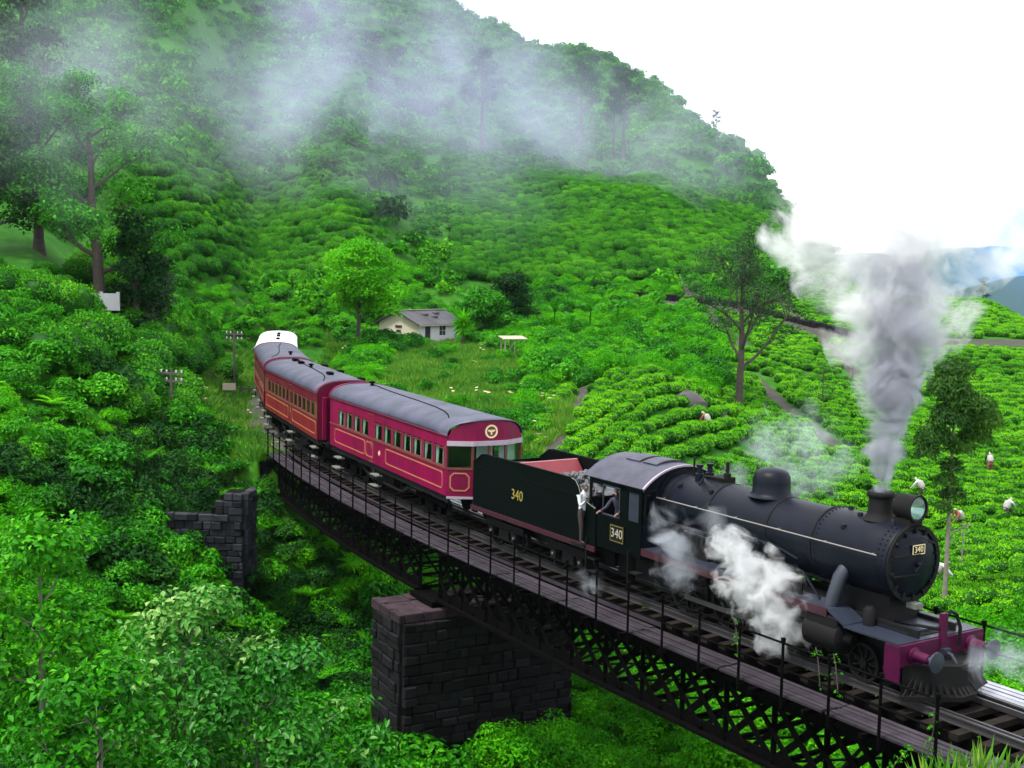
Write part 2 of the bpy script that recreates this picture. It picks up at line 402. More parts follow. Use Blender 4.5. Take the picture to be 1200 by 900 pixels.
# ---------------------------------------------------------------- terrain heights: profiles along bearings from the viewpoint
# bearing (as tangent*1439+600) : [(distance, height) ...]
PROF = {
 -700: [(5,3),(12,0),(25,-1),(50,2),(75,9),(100,14),(150,38),(220,75),(320,130),(480,200),(800,210),(3000,150)],
 -250: [(5,3),(10,0),(18,-2),(28,-2.5),(40,-1),(50,1.5),(60,6.2),(75,10),(90,12.5),(130,33),(200,70),(300,125),(450,195),(800,210),(3000,150)],
 0:    [(5,3),(10,0),(18,-2.5),(28,-3.5),(40,-2.6),(50,-.2),(60,4.2),(75,8.2),(90,10.5),(130,27),(200,62),(300,115),(450,185),(800,200),(3000,120)],
 110:  [(5,3),(10,-1),(18,-4),(28,-5),(40,-4),(50,-2),(60,1.6),(70,5.2),(78,8.6),(92,9.8),(125,20),(180,40),(240,68),(320,110),(450,165),(800,180),(3000,90)],
 200:  [(5,3),(10,-2),(18,-5),(30,-6.5),(40,-6.2),(50,-3.6),(57,-1.6),(65,-.4),(75,1.9),(85,4.6),(95,7.4),(120,13.5),(160,26),(220,52),(300,94),(420,140),(800,160),(3000,70)],
 300:  [(5,3),(10,-3),(20,-7),(35,-8.5),(48,-7),(58,-3),(65,-1.2),(90,-.5),(110,1.6),(130,5.6),(150,10),(180,18),(220,34),(300,76),(420,118),(800,140),(3000,50)],
 400:  [(5,3),(10,-4),(20,-8),(40,-8.5),(54,-6),(62,-1.5),(75,-.4),(90,.6),(110,3),(125,5.6),(140,9.5),(180,21),(230,41),(330,84),(430,112),(700,120),(3000,20)],
 490:  [(5,3),(10,-4),(20,-8),(40,-8.5),(52,-6),(60,-3),(75,-.8),(95,.9),(108,1.9),(122,2.1),(140,4.6),(160,8.6),(200,20),(260,43),(380,90),(430,98),(700,90),(3000,-20)],
 600:  [(5,3),(10,-4),(20,-8),(40,-8.5),(50,-5.6),(60,-3),(70,-1.5),(85,0),(105,1.3),(130,3.2),(150,5.6),(180,12.5),(230,26.5),(300,50),(400,84),(460,90),(700,60),(3000,-60)],
 690:  [(5,3),(10,-4),(20,-8),(36,-8.5),(46,-5.8),(55,-3.4),(64,-1.4),(76,.5),(84,1.0),(100,1.6),(125,3.6),(150,6.8),(180,14),(225,26),(290,45),(380,76),(420,78),(700,40),(3000,-80)],
 760:  [(5,3),(10,-4),(20,-8),(34,-8.5),(44,-6),(52,-4.2),(60,-2.0),(70,.2),(79,2.0),(84,2.1),(92,1.0),(102,1.2),(118,3),(136,5.6),(152,8),(180,15),(220,25),(280,40),(370,62),(400,62),(700,15),(3000,-90)],
 870:  [(5,3),(10,-4),(20,-8),(30,-8.5),(40,-7),(50,-5),(60,-3.4),(70,-1.6),(77,-.3),(84,-.6),(95,1.2),(115,3.6),(135,5.8),(155,8.2),(180,13),(220,20),(260,26.5),(310,34),(335,33),(450,12),(700,-10),(3000,-100)],
 950:  [(5,3),(10,-4),(20,-8),(30,-8),(40,-7),(52,-5),(62,-3.8),(75,-1.9),(90,-.2),(110,2.2),(130,4.4),(155,7.2),(180,10),(220,14.5),(250,17),(275,15.5),(330,4),(500,-30),(3000,-100)],
 1050: [(5,3),(10,-3),(20,-6),(30,-7),(40,-6.2),(52,-5),(62,-4.3),(75,-2.6),(95,-.3),(120,2.9),(150,6.4),(163,7.2),(185,6),(230,0),(400,-35),(700,-60),(3000,-110)],
 1150: [(5,3),(10,-2),(18,-5),(28,-6),(36,-5.6),(46,-4.6),(60,-4.2),(80,-2.3),(100,.1),(128,3.9),(148,6.7),(156,6.7),(190,2),(300,-25),(700,-60),(3000,-110)],
 1250: [(5,3),(10,0),(18,-3),(30,-5),(45,-4),(60,-3.5),(80,-2.2),(100,-.3),(122,2.2),(134,3.2),(142,3.0),(180,-4),(300,-30),(700,-60),(3000,-110)],
 1500: [(5,4),(10,2),(20,-1),(45,-3),(70,-3),(100,-2.5),(115,-1),(130,-2),(180,-8),(400,-40),(700,-70),(3000,-110)],
 2100: [(5,4),(10,3),(20,0),(45,-2),(100,-6),(200,-20),(400,-50),(700,-70),(3000,-110)],
}
_UB = np.array(sorted(PROF)); _LB = np.log(np.array([4,5,6,8,10,13,16,20,24,28,33,38,43,48,53,58,63,68,73,78,83,88,94,100,107,115,123,131,139,147,156,165,175,187,200,215,230,250,270,295,320,350,380,415,450,520,700,1000,1600,3000]))
_TB = np.array([np.interp(_LB, np.log([p[0] for p in PROF[u]]), [p[1] for p in PROF[u]]) for u in _UB])
from mathutils import noise as mn
# value-noise lattice for quick vectorised fbm
_LAT = nr.random((64, 64))
def vnoise(x, y):
    xi = np.floor(x).astype(int); yi = np.floor(y).astype(int); fx = x - xi; fy = y - yi
    fx = fx*fx*(3-2*fx); fy = fy*fy*(3-2*fy)
    a = _LAT[xi % 64, yi % 64]; b = _LAT[(xi+1) % 64, yi % 64]; c = _LAT[xi % 64, (yi+1) % 64]; d = _LAT[(xi+1) % 64, (yi+1) % 64]
    return (a*(1-fx) + b*fx)*(1-fy) + (c*(1-fx) + d*fx)*fy - 0.5
def fbm(x, y, o=4):
    v = 0; a = 1.0
    for k in range(o): v = v + a*vnoise(x*2**k + 17.3*k, y*2**k + 5.1*k); a *= 0.5
    return v
def bearing(x, y): return 600 + 1439.06 * np.asarray(x, float) / np.maximum(np.asarray(y, float), 4.0)
def base_height(x, y):
    x = np.asarray(x, float); Y = np.maximum(np.asarray(y, float), 4.0)
    u = np.clip(600 + 1439.06*x/Y, _UB[0], _UB[-1] - 1e-3); lg = np.clip(np.log(Y), _LB[0], _LB[-1] - 1e-6)
    i = np.clip(np.searchsorted(_UB, u, 'right') - 1, 0, len(_UB)-2); j = np.clip(np.searchsorted(_LB, lg, 'right') - 1, 0, len(_LB)-2)
    fu = (u - _UB[i])/(_UB[i+1]-_UB[i]); fl = (lg - _LB[j])/(_LB[j+1]-_LB[j])
    fu = fu*fu*(3-2*fu)*0.5 + fu*0.5; 
    return (_TB[i, j]*(1-fu) + _TB[i+1, j]*fu)*(1-fl) + (_TB[i, j+1]*(1-fu) + _TB[i+1, j+1]*fu)*fl
def ground(x, y):
    x = np.asarray(x, float); y = np.asarray(y, float)
    z = base_height(x, y)
    far = np.clip((y - 120)/150, 0, 1)
    z = z + fbm(x*0.13, y*0.13)*0.5*(1-far*0.5)
    z = z + far*(fbm(x*0.016 + 3, y*0.012)*15.0 + fbm(x*0.06, y*0.06)*3.0)
    hq = np.clip((np.hypot(x + 9.5, y - 118.5) - 5.0)/6.0, 0, 1); hq = hq*hq*(3 - 2*hq); z = 1.62*(1 - hq) + z*hq      # levelled yard of the cottage
    s, d = near_path(x, y); a = np.abs(d)
    open_ = (s < BR0 + 0.4) | (s > BR1 - 0.4)
    bed = -0.62
    e = np.maximum(0, a - 3.3) + np.maximum(0, s - 93)*0.55
    zo = np.clip(z, bed - e*0.85, bed + e*0.8)
    zo = np.where((a < 3.3) & (s < 93), bed, zo)
    inn = np.minimum(s - BR0, BR1 - s)
    cap = -1.2 - 0.75*np.clip(inn, 0, 9) + np.maximum(0, a - 4.0)*0.9
    zb = np.minimum(z, cap)
    return np.where(open_ & (s > -59) & (s < 118), zo, np.where((inn > 0) & (inn < 60), zb, z))
def gz(x, y): return float(ground(np.array([x]), np.array([y]))[0])
def at(u, Y, dz=0.0):
    """a point on the ground at distance Y along a bearing"""
    x = (u - 600)/1439.06*Y
    return Vector((x, Y, gz(x, Y) + dz))

def uv_of(x, y, z):
    """bearing and slope seen from the viewpoint: used to bound planted areas"""
    zz = z - CAM_H; Yc = y*_c - zz*_s; Zc = y*_s + zz*_c
    X = x*_cr - Zc*_sr; Z = x*_sr + Zc*_cr
    return 600 + F_PX*X/Yc, 450 - F_PX*Z/Yc

# ground material: soil, moss and short growth
def ground_mat():
    m, n, l = new_mat('ground_cover')
    out = n.new('ShaderNodeOutputMaterial'); p = n.new('ShaderNodeBsdfPrincipled'); l.new(p.outputs[0], out.inputs[0])
    tc = n.new('ShaderNodeTexCoord')
    n1 = n.new('ShaderNodeTexNoise'); n1.inputs['Scale'].default_value = 0.09; n1.inputs['Detail'].default_value = 8
    n2 = n.new('ShaderNodeTexNoise'); n2.inputs['Scale'].default_value = 1.1; n2.inputs['Detail'].default_value = 8; n2.inputs['Roughness'].default_value = 0.7
    for q in (n1, n2): l.new(tc.outputs['Object'], q.inputs['Vector'])
    r1 = ramp(n, [(0.3, (0.006,0.05,0.002)), (0.5, (0.018,0.11,0.003)), (0.68, (0.05,0.17,0.008))]); l.new(n1.outputs['Fac'], r1.inputs[0])
    r2 = ramp(n, [(0.3, (0.006,0.025,0.003)), (0.5, (0.018,0.10,0.004)), (0.72, (0.05,0.18,0.008)), (0.85, (0.08,0.10,0.03))]); l.new(n2.outputs['Fac'], r2.inputs[0])
    mx = n.new('ShaderNodeMix'); mx.data_type = 'RGBA'; mx.inputs[0].default_value = 0.55
    l.new(r1.outputs[0], mx.inputs[6]); l.new(r2.outputs[0], mx.inputs[7]); l.new(mx.outputs[2], p.inputs['Base Color'])
    p.inputs['Roughness'].default_value = 0.95; p.inputs['Specular IOR Level'].default_value = 0.15
    b = n.new('ShaderNodeBump'); b.inputs['Distance'].default_value = 0.35; b.inputs['Strength'].default_value = 0.8
    l.new(n2.outputs['Fac'], b.inputs['Height']); l.new(b.outputs[0], p.inputs['Normal'])
    return m
M['ground'] = ground_mat()

# one sheet, fine near the viewpoint and coarse far away, out to the horizon
_uu = np.concatenate([np.linspace(-1500, -250, 40, endpoint=False), np.linspace(-250, 1450, 420, endpoint=False), np.linspace(1450, 3300, 50)])
_yy = np.concatenate([np.linspace(-12, 4, 9, endpoint=False), np.exp(np.linspace(math.log(4), math.log(560), 400, endpoint=False)), np.exp(np.linspace(math.log(560), math.log(9500), 44))])
_UG, _YG = np.meshgrid(_uu, _yy)
_XG = (_UG - 600)/1439.06*np.maximum(_YG, 12.0)
_ZG = ground(_XG, _YG)
_nv, _nu = _UG.shape
_id = np.arange(_nv*_nu).reshape(_nv, _nu)
_F = np.stack([_id[:-1, :-1], _id[:-1, 1:], _id[1:, 1:], _id[1:, :-1]], -1).reshape(-1, 4)
gme = mesh_np('ground', np.stack([_XG, _YG, _ZG], -1).reshape(-1, 3), _F, [M['ground']], smooth=True)
tag(link_mesh('ground', gme), 'green valley floor and rising hillside', None, None, 'structure')

# far blue mountains
def mountain(name, label, x0, x1, Y, base, peaks, seed, mat):
    n, k = 160, 24
    xs = np.linspace(x0, x1, n)
    top = np.interp(xs, [p[0] for p in peaks], [p[1] for p in peaks])
    V = []
    for j in range(k):
        f = j/(k-1)
        yy = Y + (f-0.0)*Y*0.35
        prof = math.sin(f*PI)**0.8 if f < 1 else 0
        h = base + (top-base)*prof + fbm(xs*0.002+seed, np.full(n, f*5.0)+seed)*0.16*(top-base)*prof
        V.append(np.stack([xs, np.full(n, yy), h], -1))
    V = np.concatenate(V); i = np.arange(n*k).reshape(k, n)
    F = np.stack([i[:-1,:-1], i[:-1,1:], i[1:,1:], i[1:,:-1]], -1).reshape(-1, 4)
    o = link_mesh(name, mesh_np(name, V, F, [mat], smooth=True))
    return tag(o, label, None, None, 'structure')
M['mount'] = paint('forested_mountain', (0.012,0.04,0.03), 0.95, 0.0, (0.02,0.035,0.02), 0.7, 0.012, 0.0, spec=.05)
mountain('mountain', 'pale blue mountain ridge on the far right horizon', 600, 5200, 5200, -240, [(600,-120),(1400,80),(1700,122),(1920,114),(2160,146),(2600,130),(3400,170),(5200,40)], 1.0, M['mount'])
mountain('mountain', 'nearer blue mountain spur behind the tea ridge', 300, 3000, 2300, -240, [(300,-180),(600,-50),(840,-54),(940,-28),(1080,10),(1400,34),(2200,50),(3000,-120)], 4.0, M['mount'])

# ---------------------------------------------------------------- vegetation builders
def unit(a): return a/np.maximum(np.linalg.norm(a, axis=-1, keepdims=True), 1e-9)
def rand_dirs(n): return unit(nr.normal(size=(n, 3)))
def leaf_arrays(P, D, N, L, W, fold=0.25):
    """folded four-point leaves: base, side, tip, side"""
    n = len(P); D = unit(D); S = unit(np.cross(D, N)); N2 = np.cross(S, D)
    L = np.broadcast_to(np.asarray(L, float), (n,))[:, None]; W = np.broadcast_to(np.asarray(W, float), (n,))[:, None]
    mid = P + D*L*0.45
    V = np.stack([P, mid + S*W*0.5 + N2*W*fold, P + D*L - N2*L*0.12, mid - S*W*0.5 + N2*W*fold], 1).reshape(-1, 3)
    b = np.arange(n)[:, None]*4
    F = np.concatenate([b + np.array([[0, 1, 2]]), b + np.array([[0, 2, 3]])])
    return V, F
def mesh_join(name, chunks, mats, smooth=False):
    """chunks: (V, F, material index, tone per vertex)"""
    Vs, Fs, mi, tn = [], [], [], []; o = 0
    for V, F, m, t in chunks:
        F = np.asarray(F)
        Vs.append(V); tn.append(np.broadcast_to(t, (len(V),)))
        Fs.append(F + o); mi.append(np.full(len(F), m)); o += len(V)
    return mesh_np(name, np.concatenate(Vs), Fs, mats, np.concatenate(mi), smooth, {'tone': np.concatenate(tn)})
def mb_chunk(mb, m=1, tone=0.4):
    V = np.array([tuple(v) for v in mb.v]); tri = []
    for f in mb.f:
        for k in range(1, len(f)-1): tri.append((f[0], f[k], f[k+1]))
    return V, np.array(tri), m, tone

def clump_leaves(C, R, n, L, W, up=0.5, inner=0.55, squash=0.8):
    """n leaves over a set of leaf balls, centre C (k,3), radius R (k,)"""
    k = len(C); q = nr.choice(k, n, p=R**2/np.sum(R**2))
    d = rand_dirs(n); d[:, 2] = np.where(d[:, 2] < -0.3, -d[:, 2]*0.6, d[:, 2]); d = unit(d)
    rr = R[q]*(inner + (1-inner)*nr.random(n)**0.5)
    P = C[q] + d*rr[:, None]*np.array([1, 1, squash])
    N = unit(d + np.array([0, 0, up]) + nr.normal(size=(n, 3))*0.35)
    D = np.cross(N, rand_dirs(n)); D = unit(unit(D) + d*0.35 - np.array([0, 0, 0.15]))
    ls = L*(0.65 + 0.7*nr.random(n))
    V, F = leaf_arrays(P, D, N, ls, ls*W)
    ct = nr.normal(size=k)*0.14
    tone = np.clip(0.45 + ct[q] + nr.normal(size=n)*0.16, 0, 1)
    return V, F, np.repeat(tone, 4)

def shrub_mesh(name, R=1.0, H=1.3, clumps=14, n=1300, L=0.14, W=0.55, mats=('leaf_shrub', 'bark'), squash=0.8, seed=0):
    a = nr.random(clumps)*2*PI; r = R*0.72*nr.random(clumps)**0.5
    zc = H*(0.25 + 0.5*nr.random(clumps))*(1 - 0.45*(r/R)**2)
    C = np.stack([r*np.cos(a), r*np.sin(a), zc], -1); CR = R*(0.26 + 0.22*nr.random(clumps))
    V, F, t = clump_leaves(C, CR, n, L, W, squash=squash)
    mb = MB()
    for c in C[:6]: mb.tube([(0, 0, -0.3), (c[0]*0.4, c[1]*0.4, c[2]*0.5), tuple(c)], [0.03*R, 0.02*R, 0.006*R], 5)
    return mesh_join(name, [(V, F, 0, t), mb_chunk(mb)], [M[mats[0]], M[mats[1]]])

def tea_mesh(name, R=0.55, H=0.62, n=420, L=0.09, mat='leaf_tea', core='leaf_dark'):
    """plucked tea bush: flat-topped dome of small upright leaves over a dark woody core"""
    a = nr.random(n)*2*PI; q = nr.random(n)**0.5
    lob = 1 + 0.12*np.sin(a*3 + nr.random()*6) + 0.08*np.sin(a*5 + nr.random()*6)
    r = R*q*lob
    z = H*(1 - 0.55*q**4) + nr.normal(size=n)*0.035*R/0.5
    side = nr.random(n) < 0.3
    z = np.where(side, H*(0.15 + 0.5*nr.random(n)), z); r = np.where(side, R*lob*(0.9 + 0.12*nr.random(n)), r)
    P = np.stack([r*np.cos(a), r*np.sin(a), z], -1)
    out = np.stack([np.cos(a)*q, np.sin(a)*q, np.full(n, 0.9)], -1)
    N = unit(out + nr.normal(size=(n, 3))*0.4); D = unit(np.cross(N, rand_dirs(n)) + np.array([0, 0, 0.5]))
    ls = L*(0.7 + 0.7*nr.random(n))
    V, F = leaf_arrays(P, D, N, ls, ls*0.55)
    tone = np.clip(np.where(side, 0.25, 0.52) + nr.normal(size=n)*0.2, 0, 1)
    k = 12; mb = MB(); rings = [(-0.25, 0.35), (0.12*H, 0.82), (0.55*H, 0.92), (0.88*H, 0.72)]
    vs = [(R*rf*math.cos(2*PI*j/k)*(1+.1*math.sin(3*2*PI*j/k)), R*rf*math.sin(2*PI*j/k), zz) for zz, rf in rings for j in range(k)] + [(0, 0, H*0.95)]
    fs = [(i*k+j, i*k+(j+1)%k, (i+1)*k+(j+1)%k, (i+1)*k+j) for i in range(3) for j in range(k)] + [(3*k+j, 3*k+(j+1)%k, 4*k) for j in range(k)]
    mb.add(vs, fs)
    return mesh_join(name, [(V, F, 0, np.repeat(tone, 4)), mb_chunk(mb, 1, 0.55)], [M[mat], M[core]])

def scrub_mesh(name, R=1.8, H=1.8, n=240, L=0.42, mat='leaf_hill', clumps=9):
    a = nr.random(clumps)*2*PI; r = R*0.7*nr.random(clumps)**0.5
    C = np.stack([r*np.cos(a), r*np.sin(a), H*(0.2 + 0.4*nr.random(clumps))], -1); CR = R*(0.25 + 0.25*nr.random(clumps))
    V, F, t = clump_leaves(C, CR, n, L, 0.6, up=0.4, inner=0.7, squash=0.75)
    return mesh_join(name, [(V, F, 0, t)], [M[mat]])

def tuft_mesh(name, n=70, R=0.35, H=0.4, mat='grass'):
    a = nr.random(n)*2*PI; r = R*nr.random(n)**0.5
    P = np.stack([r*np.cos(a), r*np.sin(a), np.full(n, -0.04)], -1)
    D = unit(np.stack([np.cos(a)*0.5, np.sin(a)*0.5, np.full(n, 1.2)], -1) + nr.normal(size=(n, 3))*0.3)
    N = unit(np.cross(D, rand_dirs(n))); ls = H*(0.5 + 0.7*nr.random(n))
    V, F = leaf_arrays(P, D, N, ls, ls*0.12, 0.1)
    return mesh_join(name, [(V, F, 0, np.repeat(np.clip(0.5 + nr.normal(size=n)*0.2, 0, 1), 4))], [M[mat]])

def frond_mesh(name, n=26, Lf=0.9, mat='leaf_lime'):
    """fern-like clump: arching ribs with paired leaflets"""
    P, D, N, L = [], [], [], []; rb = MB()
    for k in range(n):
        a = 2*PI*k/n + rng.uniform(-.2, .2); e = rng.uniform(0.4, 1.2); l = Lf*rng.uniform(.6, 1.1)
        rb.bar((0, 0, -.05), (l*.55*math.cos(e*.8)*math.cos(a), l*.55*math.cos(e*.8)*math.sin(a), l*.55*math.sin(e)*.72), .012, .012); rb.bar((l*.55*math.cos(e*.8)*math.cos(a), l*.55*math.cos(e*.8)*math.sin(a), l*.55*math.sin(e)*.72), (l*math.cos(e*.6)*math.cos(a), l*math.cos(e*.6)*math.sin(a), l*math.sin(e)*.5), .010, .010)
        for q in range(2, 12):
            f = q/11; rr = l*f*math.cos(e*(1-0.4*f)); zz = l*f*math.sin(e)*(1-0.5*f)
            for sgn in (-1, 1):
                P.append((rr*math.cos(a), rr*math.sin(a), zz)); t = np.array([-math.sin(a), math.cos(a), 0])*sgn
                D.append(t + np.array([math.cos(a), math.sin(a), 0])*0.5 + np.array([0, 0, -0.1])); N.append((0.1*math.cos(a), 0.1*math.sin(a), 1)); L.append(l*0.28*(1-f*0.75))
    V, F = leaf_arrays(np.array(P), np.array(D), np.array(N), np.array(L), np.array(L)*0.32, 0.1)
    return mesh_join(name, [(V, F, 0, np.repeat(np.clip(0.5 + nr.normal(size=len(P))*0.15, 0, 1), 4)), mb_chunk(rb, 0, .5)], [M[mat]])

def tree_mesh(h, trunk_r, first=0.35, spread=0.5, limbs=7, twigs=5, tips=4, up=0.35, lean=(0, 0), seed=1, droop=0.0, taper=0.3, crook=0.06):
    """skeleton of trunk, limbs and twigs -> (MB of wood, array of leaf centres)"""
    r = random.Random(seed); mb = MB(); C = []
    def limb(p, d, l, rad, lev):
        pts = [p]; q = Vector(p); dd = Vector(d).normalized()
        for k in range(4):
            dd = (dd + Vector((r.gauss(0, .16), r.gauss(0, .16), r.gauss(0, .1) + (0.06 if lev < 2 else -droop*.1)))).normalized()
            q = q + dd*(l/4); pts.append(q.copy())
        mb.tube(pts, [rad*(1 - 0.2*k) for k in range(5)], 6 if lev < 2 else 4, cap=False)
        if lev < 2:
            for k in range(twigs if lev == 1 else tips):
                f = r.uniform(.35, 1.0); i = min(3, int(f*4)); pp = pts[i].lerp(pts[i+1], f*4 - i)
                nd = (dd + Vector((r.gauss(0, .75), r.gauss(0, .75), r.gauss(0.12, .45) - droop*.3))).normalized()
                limb(pp, nd, l*r.uniform(.38, .6), rad*.42, lev+1)
        C.append(pts[-1]); 
        if lev >= 1: C.append(pts[2]); C.append(pts[3])
    n = 9; pts = []; q = Vector((0, 0, -0.5))
    for k in range(n):
        f = k/(n-1); pts.append(Vector((lean[0]*f*h + r.gauss(0, crook)*trunk_r*4*f, lean[1]*f*h + r.gauss(0, crook)*trunk_r*4*f, -0.4 + f*(h*0.92+0.4))))
    mb.tube(pts, [trunk_r*(1.35 if k == 0 else 1 - (1-taper)*k/(n-1)) for k in range(n)], 10)
    for k in range(limbs):
        f = first + (0.97-first)*k/max(1, limbs-1); i = min(n-2, int(f*(n-1))); p = pts[i].lerp(pts[i+1], f*(n-1)-i)
        a = k*2.4 + r.uniform(-.5, .5); l = h*spread*(1.05 - 0.55*(f-first)/(1-first))*r.uniform(.75, 1.1)
        limb(p, (math.cos(a), math.sin(a), up + 0.5*(f-first)), l, trunk_r*.45*(1.15-f*0.6), 1)
    return mb, np.array([tuple(c) for c in C])

def make_tree(name, loc, rz, label, group, h, trunk_r, leaf=(0.16, 0.5), n=3000, cr=0.5, mat='leaf_shrub', bark='bark', cat='tree', squash=0.75, ball=None, **kw):
    root = empty(name, loc, rz, label, cat, group)
    mb, C = tree_mesh(h, trunk_r, **kw)
    mb.build('trunk', M[bark], root, smooth=True)
    CR_ = cr*(0.6 + 0.7*nr.random(len(C)))
    if ball:
        zc, Rb, kb = ball; dd = rand_dirs(kb); dd[:, 2] = np.maximum(dd[:, 2], -.55); C = np.concatenate([C[:len(C)//4], dd*Rb*(.75 + .25*nr.random(kb))[:, None] + np.array([0, 0, zc])]); CR_ = cr*(0.6 + 0.7*nr.random(len(C)))
    V, F, t = clump_leaves(C, CR_, n, leaf[0], leaf[1], inner=0.3, squash=squash)
    link_mesh('crown', mesh_join('crown', [(V, F, 0, t)], [M[mat]]), root)
    return root
def copy_tree(o, loc, rz, scale, label, group=None):
    c = o.copy(); COL.objects.link(c); c.location = loc; c.rotation_euler = (0, 0, rz); c.scale = (scale,)*3 if not isinstance(scale, tuple) else scale
    c['label'] = label
    if group: c['group'] = group
    for ch in o.children:
        d = ch.copy(); COL.objects.link(d); d.parent = c
    return c

# ---------------------------------------------------------------- scatter: many alike plants as one object
def scatter(name, P, sources, label, smin=0.8, smax=1.25, tilt=0.12, szz=None, idx=None, rz=None, sc_arr=None):
    n = len(P)
    me = mesh_np(name, P, [], attrs=None) if False else bpy.data.meshes.new(name)
    me.vertices.add(n); me.vertices.foreach_set('co', np.asarray(P, np.float32).ravel())
    S = sc_arr if sc_arr is not None else smin + (smax-smin)*nr.random(n)
    RO = np.stack([nr.normal(size=n)*tilt, nr.normal(size=n)*tilt, nr.random(n)*2*PI if rz is None else rz], -1)
    SV = np.stack([S, S, S*(0.8 + 0.4*nr.random(n))], -1) if szz is None else np.stack([S, S, S*szz], -1)
    IX = nr.integers(0, len(sources), n) if idx is None else idx
    a = me.attributes.new('rot', 'FLOAT_VECTOR', 'POINT'); a.data.foreach_set('vector', RO.astype(np.float32).ravel())
    a = me.attributes.new('scl', 'FLOAT_VECTOR', 'POINT'); a.data.foreach_set('vector', SV.astype(np.float32).ravel())
    a = me.attributes.new('pick', 'INT', 'POINT'); a.data.foreach_set('value', IX.astype(np.int32))
    o = link_mesh(name, me); tag(o, label, None, None, 'stuff')
    g = bpy.data.node_groups.new(name, 'GeometryNodeTree')
    g.interface.new_socket('Geometry', in_out='INPUT', socket_type='NodeSocketGeometry')
    g.interface.new_socket('Geometry', in_out='OUTPUT', socket_type='NodeSocketGeometry')
    N, Lk = g.nodes, g.links
    gi, go = N.new('NodeGroupInput'), N.new('NodeGroupOutput'); j = N.new('GeometryNodeJoinGeometry')
    def na(nm, ty):
        q = N.new('GeometryNodeInputNamedAttribute'); q.data_type = ty; q.inputs['Name'].default_value = nm
        return [s for s in q.outputs if s.enabled and s.name == 'Attribute'][0]
    rot, scl, pk = na('rot', 'FLOAT_VECTOR'), na('scl', 'FLOAT_VECTOR'), na('pick', 'INT')
    for i, src in enumerate(sources):
        ip = N.new('GeometryNodeInstanceOnPoints'); oi = N.new('GeometryNodeObjectInfo')
        oi.inputs['Object'].default_value = src; oi.inputs['As Instance'].default_value = True; oi.transform_space = 'ORIGINAL'
        cp = N.new('FunctionNodeCompare'); cp.data_type = 'INT'; cp.operation = 'EQUAL'
        ci = [s for s in cp.inputs if s.type == 'INT']
        Lk.new(pk, ci[0]); ci[1].default_value = i
        Lk.new(gi.outputs[0], ip.inputs['Points']); Lk.new(oi.outputs['Geometry'], ip.inputs['Instance'])
        Lk.new(cp.outputs[0], ip.inputs['Selection']); 
        er = N.new('FunctionNodeEulerToRotation'); Lk.new(rot, er.inputs[0]); Lk.new(er.outputs[0], ip.inputs['Rotation'])
        Lk.new(scl, ip.inputs['Scale']); Lk.new(ip.outputs[0], j.inputs[0])
    Lk.new(j.outputs[0], go.inputs[0])
    md = o.modifiers.new('scatter', 'NODES'); md.node_group = g
    return o

def copies(src, P, rz, scl, label, cat, group):
    """individual copies; the first one uses the source object itself"""
    for i in range(len(P)):
        o = src[i % len(src)]
        if i >= len(src):
            o = o.copy(); COL.objects.link(o)
        o.location = P[i]; o.rotation_euler = (nr.normal()*0.06, nr.normal()*0.06, rz[i]); o.scale = (scl[i], scl[i], scl[i]*(0.85 + 0.3*nr.random()))
        tag(o, label, cat, group)

def grid_pts(x0, x1, y0, y1, step, jit=0.45, ang=0.0, sy=None):
    """jittered grid over a rectangle, turned by ang about its centre"""
    sy = sy or step; w = max(x1-x0, y1-y0)*0.75; cx, cy = (x0+x1)/2, (y0+y1)/2
    a, b = np.meshgrid(np.arange(-w, w, step), np.arange(-w, w, sy)); a = a.ravel() + nr.uniform(-1, 1, a.size)*step*jit; b = b.ravel() + nr.uniform(-1, 1, b.size)*sy*jit*0.6
    X = cx + a*math.cos(ang) - b*math.sin(ang); Y = cy + a*math.sin(ang) + b*math.cos(ang)
    k = (X > x0) & (X < x1) & (Y > y0) & (Y < y1)
    return X[k], Y[k]
def inside(u, v, poly):
    u = np.asarray(u); v = np.asarray(v); c = np.zeros(u.shape, bool); n = len(poly)
    for i in range(n):
        x1, y1 = poly[i]; x2, y2 = poly[(i+1) % n]
        if y1 == y2: continue
        c ^= ((y1 > v) != (y2 > v)) & (u < (x2-x1)*(v-y1)/(y2-y1) + x1)
    return c

# ---------------------------------------------------------------- bridge, piers and track
def sweep(mb, s0, s1, t, z0, z1, w, ds=1.0):
    """box of width w swept along the track from s0 to s1"""
    k = max(2, int(abs(s1-s0)/ds)+1); ss = np.linspace(s0, s1, k); vs = []
    for s in ss:
        for tt, zz in ((t-w/2, z0), (t+w/2, z0), (t+w/2, z1), (t-w/2, z1)): vs.append(path(s, tt, zz))
    fs = [(i*4+j, i*4+(j+1)%4, (i+1)*4+(j+1)%4, (i+1)*4+j) for i in range(k-1) for j in range(4)]
    fs += [(3,2,1,0), tuple(range((k-1)*4, k*4))]
    return mb.add(vs, fs)

